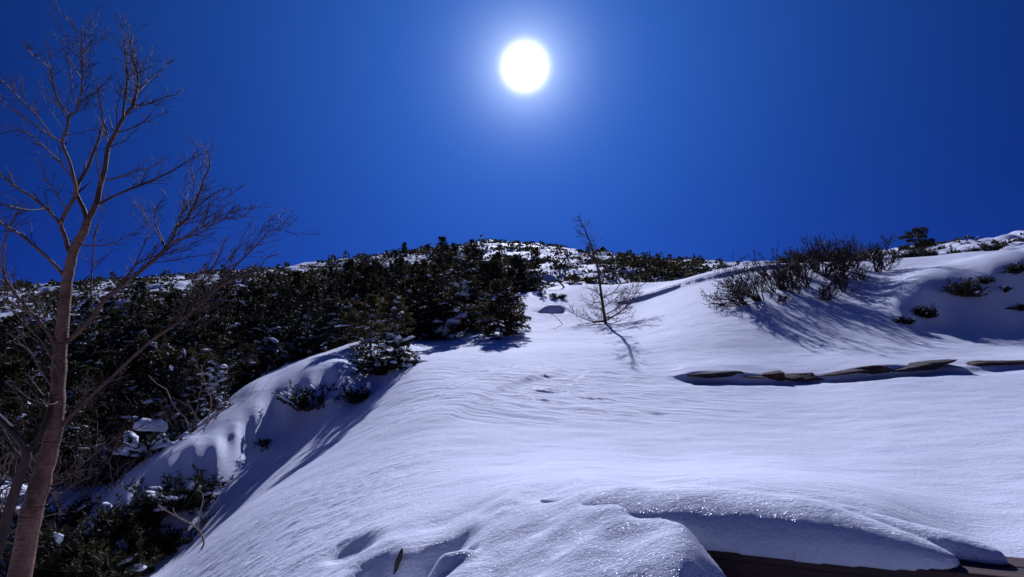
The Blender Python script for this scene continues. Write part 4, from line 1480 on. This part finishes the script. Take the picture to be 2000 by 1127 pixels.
def build_far_scrub():
    """low wood and dwarf pine that speckle the mountain: nobody could count it"""
    rng = np.random.default_rng(55)
    lv = Leaves()
    n = 0
    while n < 3000:
        phi = R(rng.uniform(-50, 48)); r = math.exp(rng.uniform(math.log(38), math.log(150)))
        x, y = r * math.sin(phi), r * math.cos(phi)
        if phi > R(21) and (r < 60 or rng.random() < 0.9):
            continue
        nz = float(fbm(np.array([x * 0.09]), np.array([y * 0.16]), 4, 3)[0])
        thick = 0.30
        if phi < R(-4):
            thick = 0.80 - 0.45 * float(sstep(60, 105, r))
        if R(12) < phi < R(25) and r > 62:
            thick = 0.8
        elif R(-3) < phi < R(12):
            thick = 0.22
        if rng.random() > thick * (1.4 if nz > 0 else 0.45):
            continue
        n += 1
        z = ground_z(x, y)
        w = rng.uniform(0.5, 1.5) * (0.7 + r / 140); h = rng.uniform(0.2, 0.5) * (0.7 + r / 180)
        tall = rng.random() < (0.16 if (R(8) < phi < R(26) or phi < R(-8)) else 0.03)
        if tall:
            h = rng.uniform(0.9, 1.8) * (0.7 + r / 200); w *= 0.5
        k = 26
        t = rng.random(k); a = rng.uniform(0, 2 * math.pi, k)
        rad = w * np.sqrt(rng.random(k)) * ((1 - t) if tall else np.sqrt(1 - t * t * 0.9))
        P = np.stack([x + rad * np.cos(a), y + 0.7 * rad * np.sin(a), z - 0.1 + t * h], 1)
        D = np.stack([np.cos(a), np.sin(a), 0.5 + 0 * a], 1); D /= np.linalg.norm(D, axis=1)[:, None]
        lv.blades(P, D, 2, 0.22 + 0.0030 * r, 0.06 + 0.0009 * r, rng, 0.8)
    o = lv.build('scrub', M['needles'])
    o['kind'] = 'stuff'
    tag(o, 'dark speckled scrub and dwarf pine scattered over the snowy mountainside', 'scrub')


build_far_scrub()


# ------------------------------------------------------------------ the bench under the snow
def wood_material(name, a, b_):
    m, nt, b = mat(name)
    tc = nt.nodes.new('ShaderNodeTexCoord')
    mp = nt.nodes.new('ShaderNodeMapping'); mp.inputs['Scale'].default_value = (2.5, 40, 40)
    nt.links.new(tc.outputs['Object'], mp.inputs['Vector'])
    n = noise(nt, mp.outputs[0], 1.0, 5, 0.65)
    c = ramp(nt, n.outputs['Fac'], [(0.3, a), (0.7, b_)])
    nt.links.new(c.outputs[0], b.inputs['Base Color'])
    b.inputs['Roughness'].default_value = 0.7
    bp = nt.nodes.new('ShaderNodeBump'); bp.inputs['Strength'].default_value = 0.5; bp.inputs['Distance'].default_value = 0.004
    nt.links.new(n.outputs['Fac'], bp.inputs['Height']); nt.links.new(bp.outputs[0], b.inputs['Normal'])
    return m


M['wood'] = wood_material('wood', (0.022, 0.009, 0.007), (0.075, 0.030, 0.022))


def box(name, size, loc, parent, material, bevel=0.006):
    sx, sy, sz = [s / 2 for s in size]
    v = [(x, y, z) for x in (-sx, sx) for y in (-sy, sy) for z in (-sz, sz)]
    f = [(0, 1, 3, 2), (4, 6, 7, 5), (0, 4, 5, 1), (2, 3, 7, 6), (0, 2, 6, 4), (1, 5, 7, 3)]
    o = mesh_object(name, np.array(v), f, material, parent, smooth=False)
    o.location = loc
    bv = o.modifiers.new('bevel', 'BEVEL'); bv.width = bevel; bv.segments = 2
    return o


def build_bench():
    zt = -0.655                                # top of the seat
    A = np.array((0.62, 2.10)); B = np.array((2.25, 1.52))      # front edge, in plan
    d = (B - A) / np.linalg.norm(B - A); L = float(np.linalg.norm(B - A))
    nrm_ = np.array((-d[1], d[0]))            # away from the camera
    root = thing('wooden_bench', 'reddish brown wooden bench almost buried under a thick wave of snow', 'bench', (A[0], A[1], zt), math.atan2(d[1], d[0]))
    for k in range(2):
        box('seat_plank', (L, 0.115, 0.045), (L / 2, 0.06 + 0.121 * k, -0.0225), root, M['wood'])
    box('apron', (L - 0.06, 0.03, 0.22), (L / 2, 0.035, -0.157), root, M['wood'])
    for x in (0.12, L / 2, L - 0.12):
        box('leg', (0.07, 0.16, 0.45), (x, 0.135, -0.272), root, M['wood'])
    return A, d, nrm_, L, zt


def build_bench_snow(A, d, nrm_, L, zt):
    """the snow lying on the bench: a broad wave with fat rounded lobes that overhang its front edge"""
    front = [(-0.60, 0.40, 0.06, 0.02), (-0.45, 0.36, 0.12, 0.075), (-0.25, 0.28, 0.19, 0.13), (0.0, 0.215, 0.235, 0.165), (0.22, 0.185, 0.245, 0.175), (0.42, 0.16, 0.225, 0.165), (0.6, 0.125, 0.185, 0.135), (0.75, 0.08, 0.135, 0.095), (0.85, 0.045, 0.085, 0.06)]
    backl = [(0.35, 0.30, 0.17, 0.13), (0.6, 0.27, 0.15, 0.125), (0.8, 0.225, 0.12, 0.105), (0.95, 0.17, 0.09, 0.078), (1.04, 0.125, 0.06, 0.05)]

    def lobe(S, T, rows, power):
        q = smooth_line([(a, b, w, h) for a, b, w, h in rows], 12)
        best = np.zeros(S.shape)
        for a, b, w, h in q:
            dd = ((S - a) ** 2 + (T - b) ** 2) / (w * w)
            best = np.maximum(best, h * np.clip(1 - dd, 0, 1) ** power)
        return best

    s = np.arange(-0.85, 1.2, 0.006); t = np.arange(-0.12, 0.62, 0.006)
    S, T = np.meshgrid(s, t, indexing='ij')
    wobs = S + 0.03 * fbm(S * 4, T * 4, 61, 2)
    wobt = T + 0.022 * fbm(S * 4 + 9, T * 4, 62, 2)
    f, b = lobe(wobs, wobt, front, 0.55), lobe(wobs, wobt, backl, 0.55)
    k = 0.02
    H = np.where((f > 0) & (b > 0), -k * np.log(np.exp(-np.abs(f - b) / k) + 1) * -1 + np.maximum(f, b) - k * math.log(2) * np.exp(-np.abs(f - b) / k), np.maximum(f, b))
    lump = 0.025 * fbm(S * 3.5, T * 3.5, 63, 2) + 0.002 * fbm(S * 24, T * 24, 64, 3)
    H = H + lump * sstep(0.0, 0.08, H) + 0.002 * vnoise(S * 70, T * 70, 66) * sstep(0.0, 0.05, H)
    solid = H > 0.004
    below = -0.012 - 0.16 * sstep(0.06, -0.12, S) - 0.14 * sstep(0.25, 0.32, T)
    T2 = T + 0.035 * sstep(-0.1, 0.2, S)
    X = A[0] + S * d[0] + T2 * nrm_[0]; Y = A[1] + S * d[1] + T2 * nrm_[1]
    idx = -np.ones(S.shape, int)
    cell = solid[:-1, :-1] & solid[1:, :-1] & solid[1:, 1:] & solid[:-1, 1:]
    use = np.zeros(S.shape, bool)
    use[:-1, :-1] |= cell; use[1:, :-1] |= cell; use[1:, 1:] |= cell; use[:-1, 1:] |= cell
    n = int(use.sum())
    idx[use] = np.arange(n)
    top = np.stack([X[use], Y[use], zt + H[use] * 0.9 + 0.004], 1)
    # the underside sags a little below the seat's front edge where it overhangs
    sag = 0.0 - 0.02 * sstep(-0.005, -0.05, T)
    bot = np.stack([X[use], Y[use], zt + np.minimum(0.002, below + sag + 0.012)[use]], 1)
    faces = []
    I = np.argwhere(cell)
    a, b_, c, e = idx[I[:, 0], I[:, 1]], idx[I[:, 0] + 1, I[:, 1]], idx[I[:, 0] + 1, I[:, 1] + 1], idx[I[:, 0], I[:, 1] + 1]
    faces.append(np.stack([a, b_, c, e], 1)); faces.append(np.stack([e, c, b_, a], 1) + n)
    edges = {}
    for q in np.stack([a, b_, c, e], 1):
        for u, v in ((q[0], q[1]), (q[1], q[2]), (q[2], q[3]), (q[3], q[0])):
            if (v, u) in edges:
                del edges[(v, u)]
            else:
                edges[(u, v)] = 1
    faces.append(np.array([(v, u, u + n, v + n) for u, v in edges]))
    o = mesh_object('snow_pile', np.concatenate([top, bot]), np.concatenate(faces), M['snow'])
    sm = o.modifiers.new('settle', 'SMOOTH'); sm.factor = 0.6; sm.iterations = 9
    tag(o, 'thick rounded wave of sparkling snow draped over the wooden bench', 'snow')


_b = build_bench()
build_bench_snow(*_b)
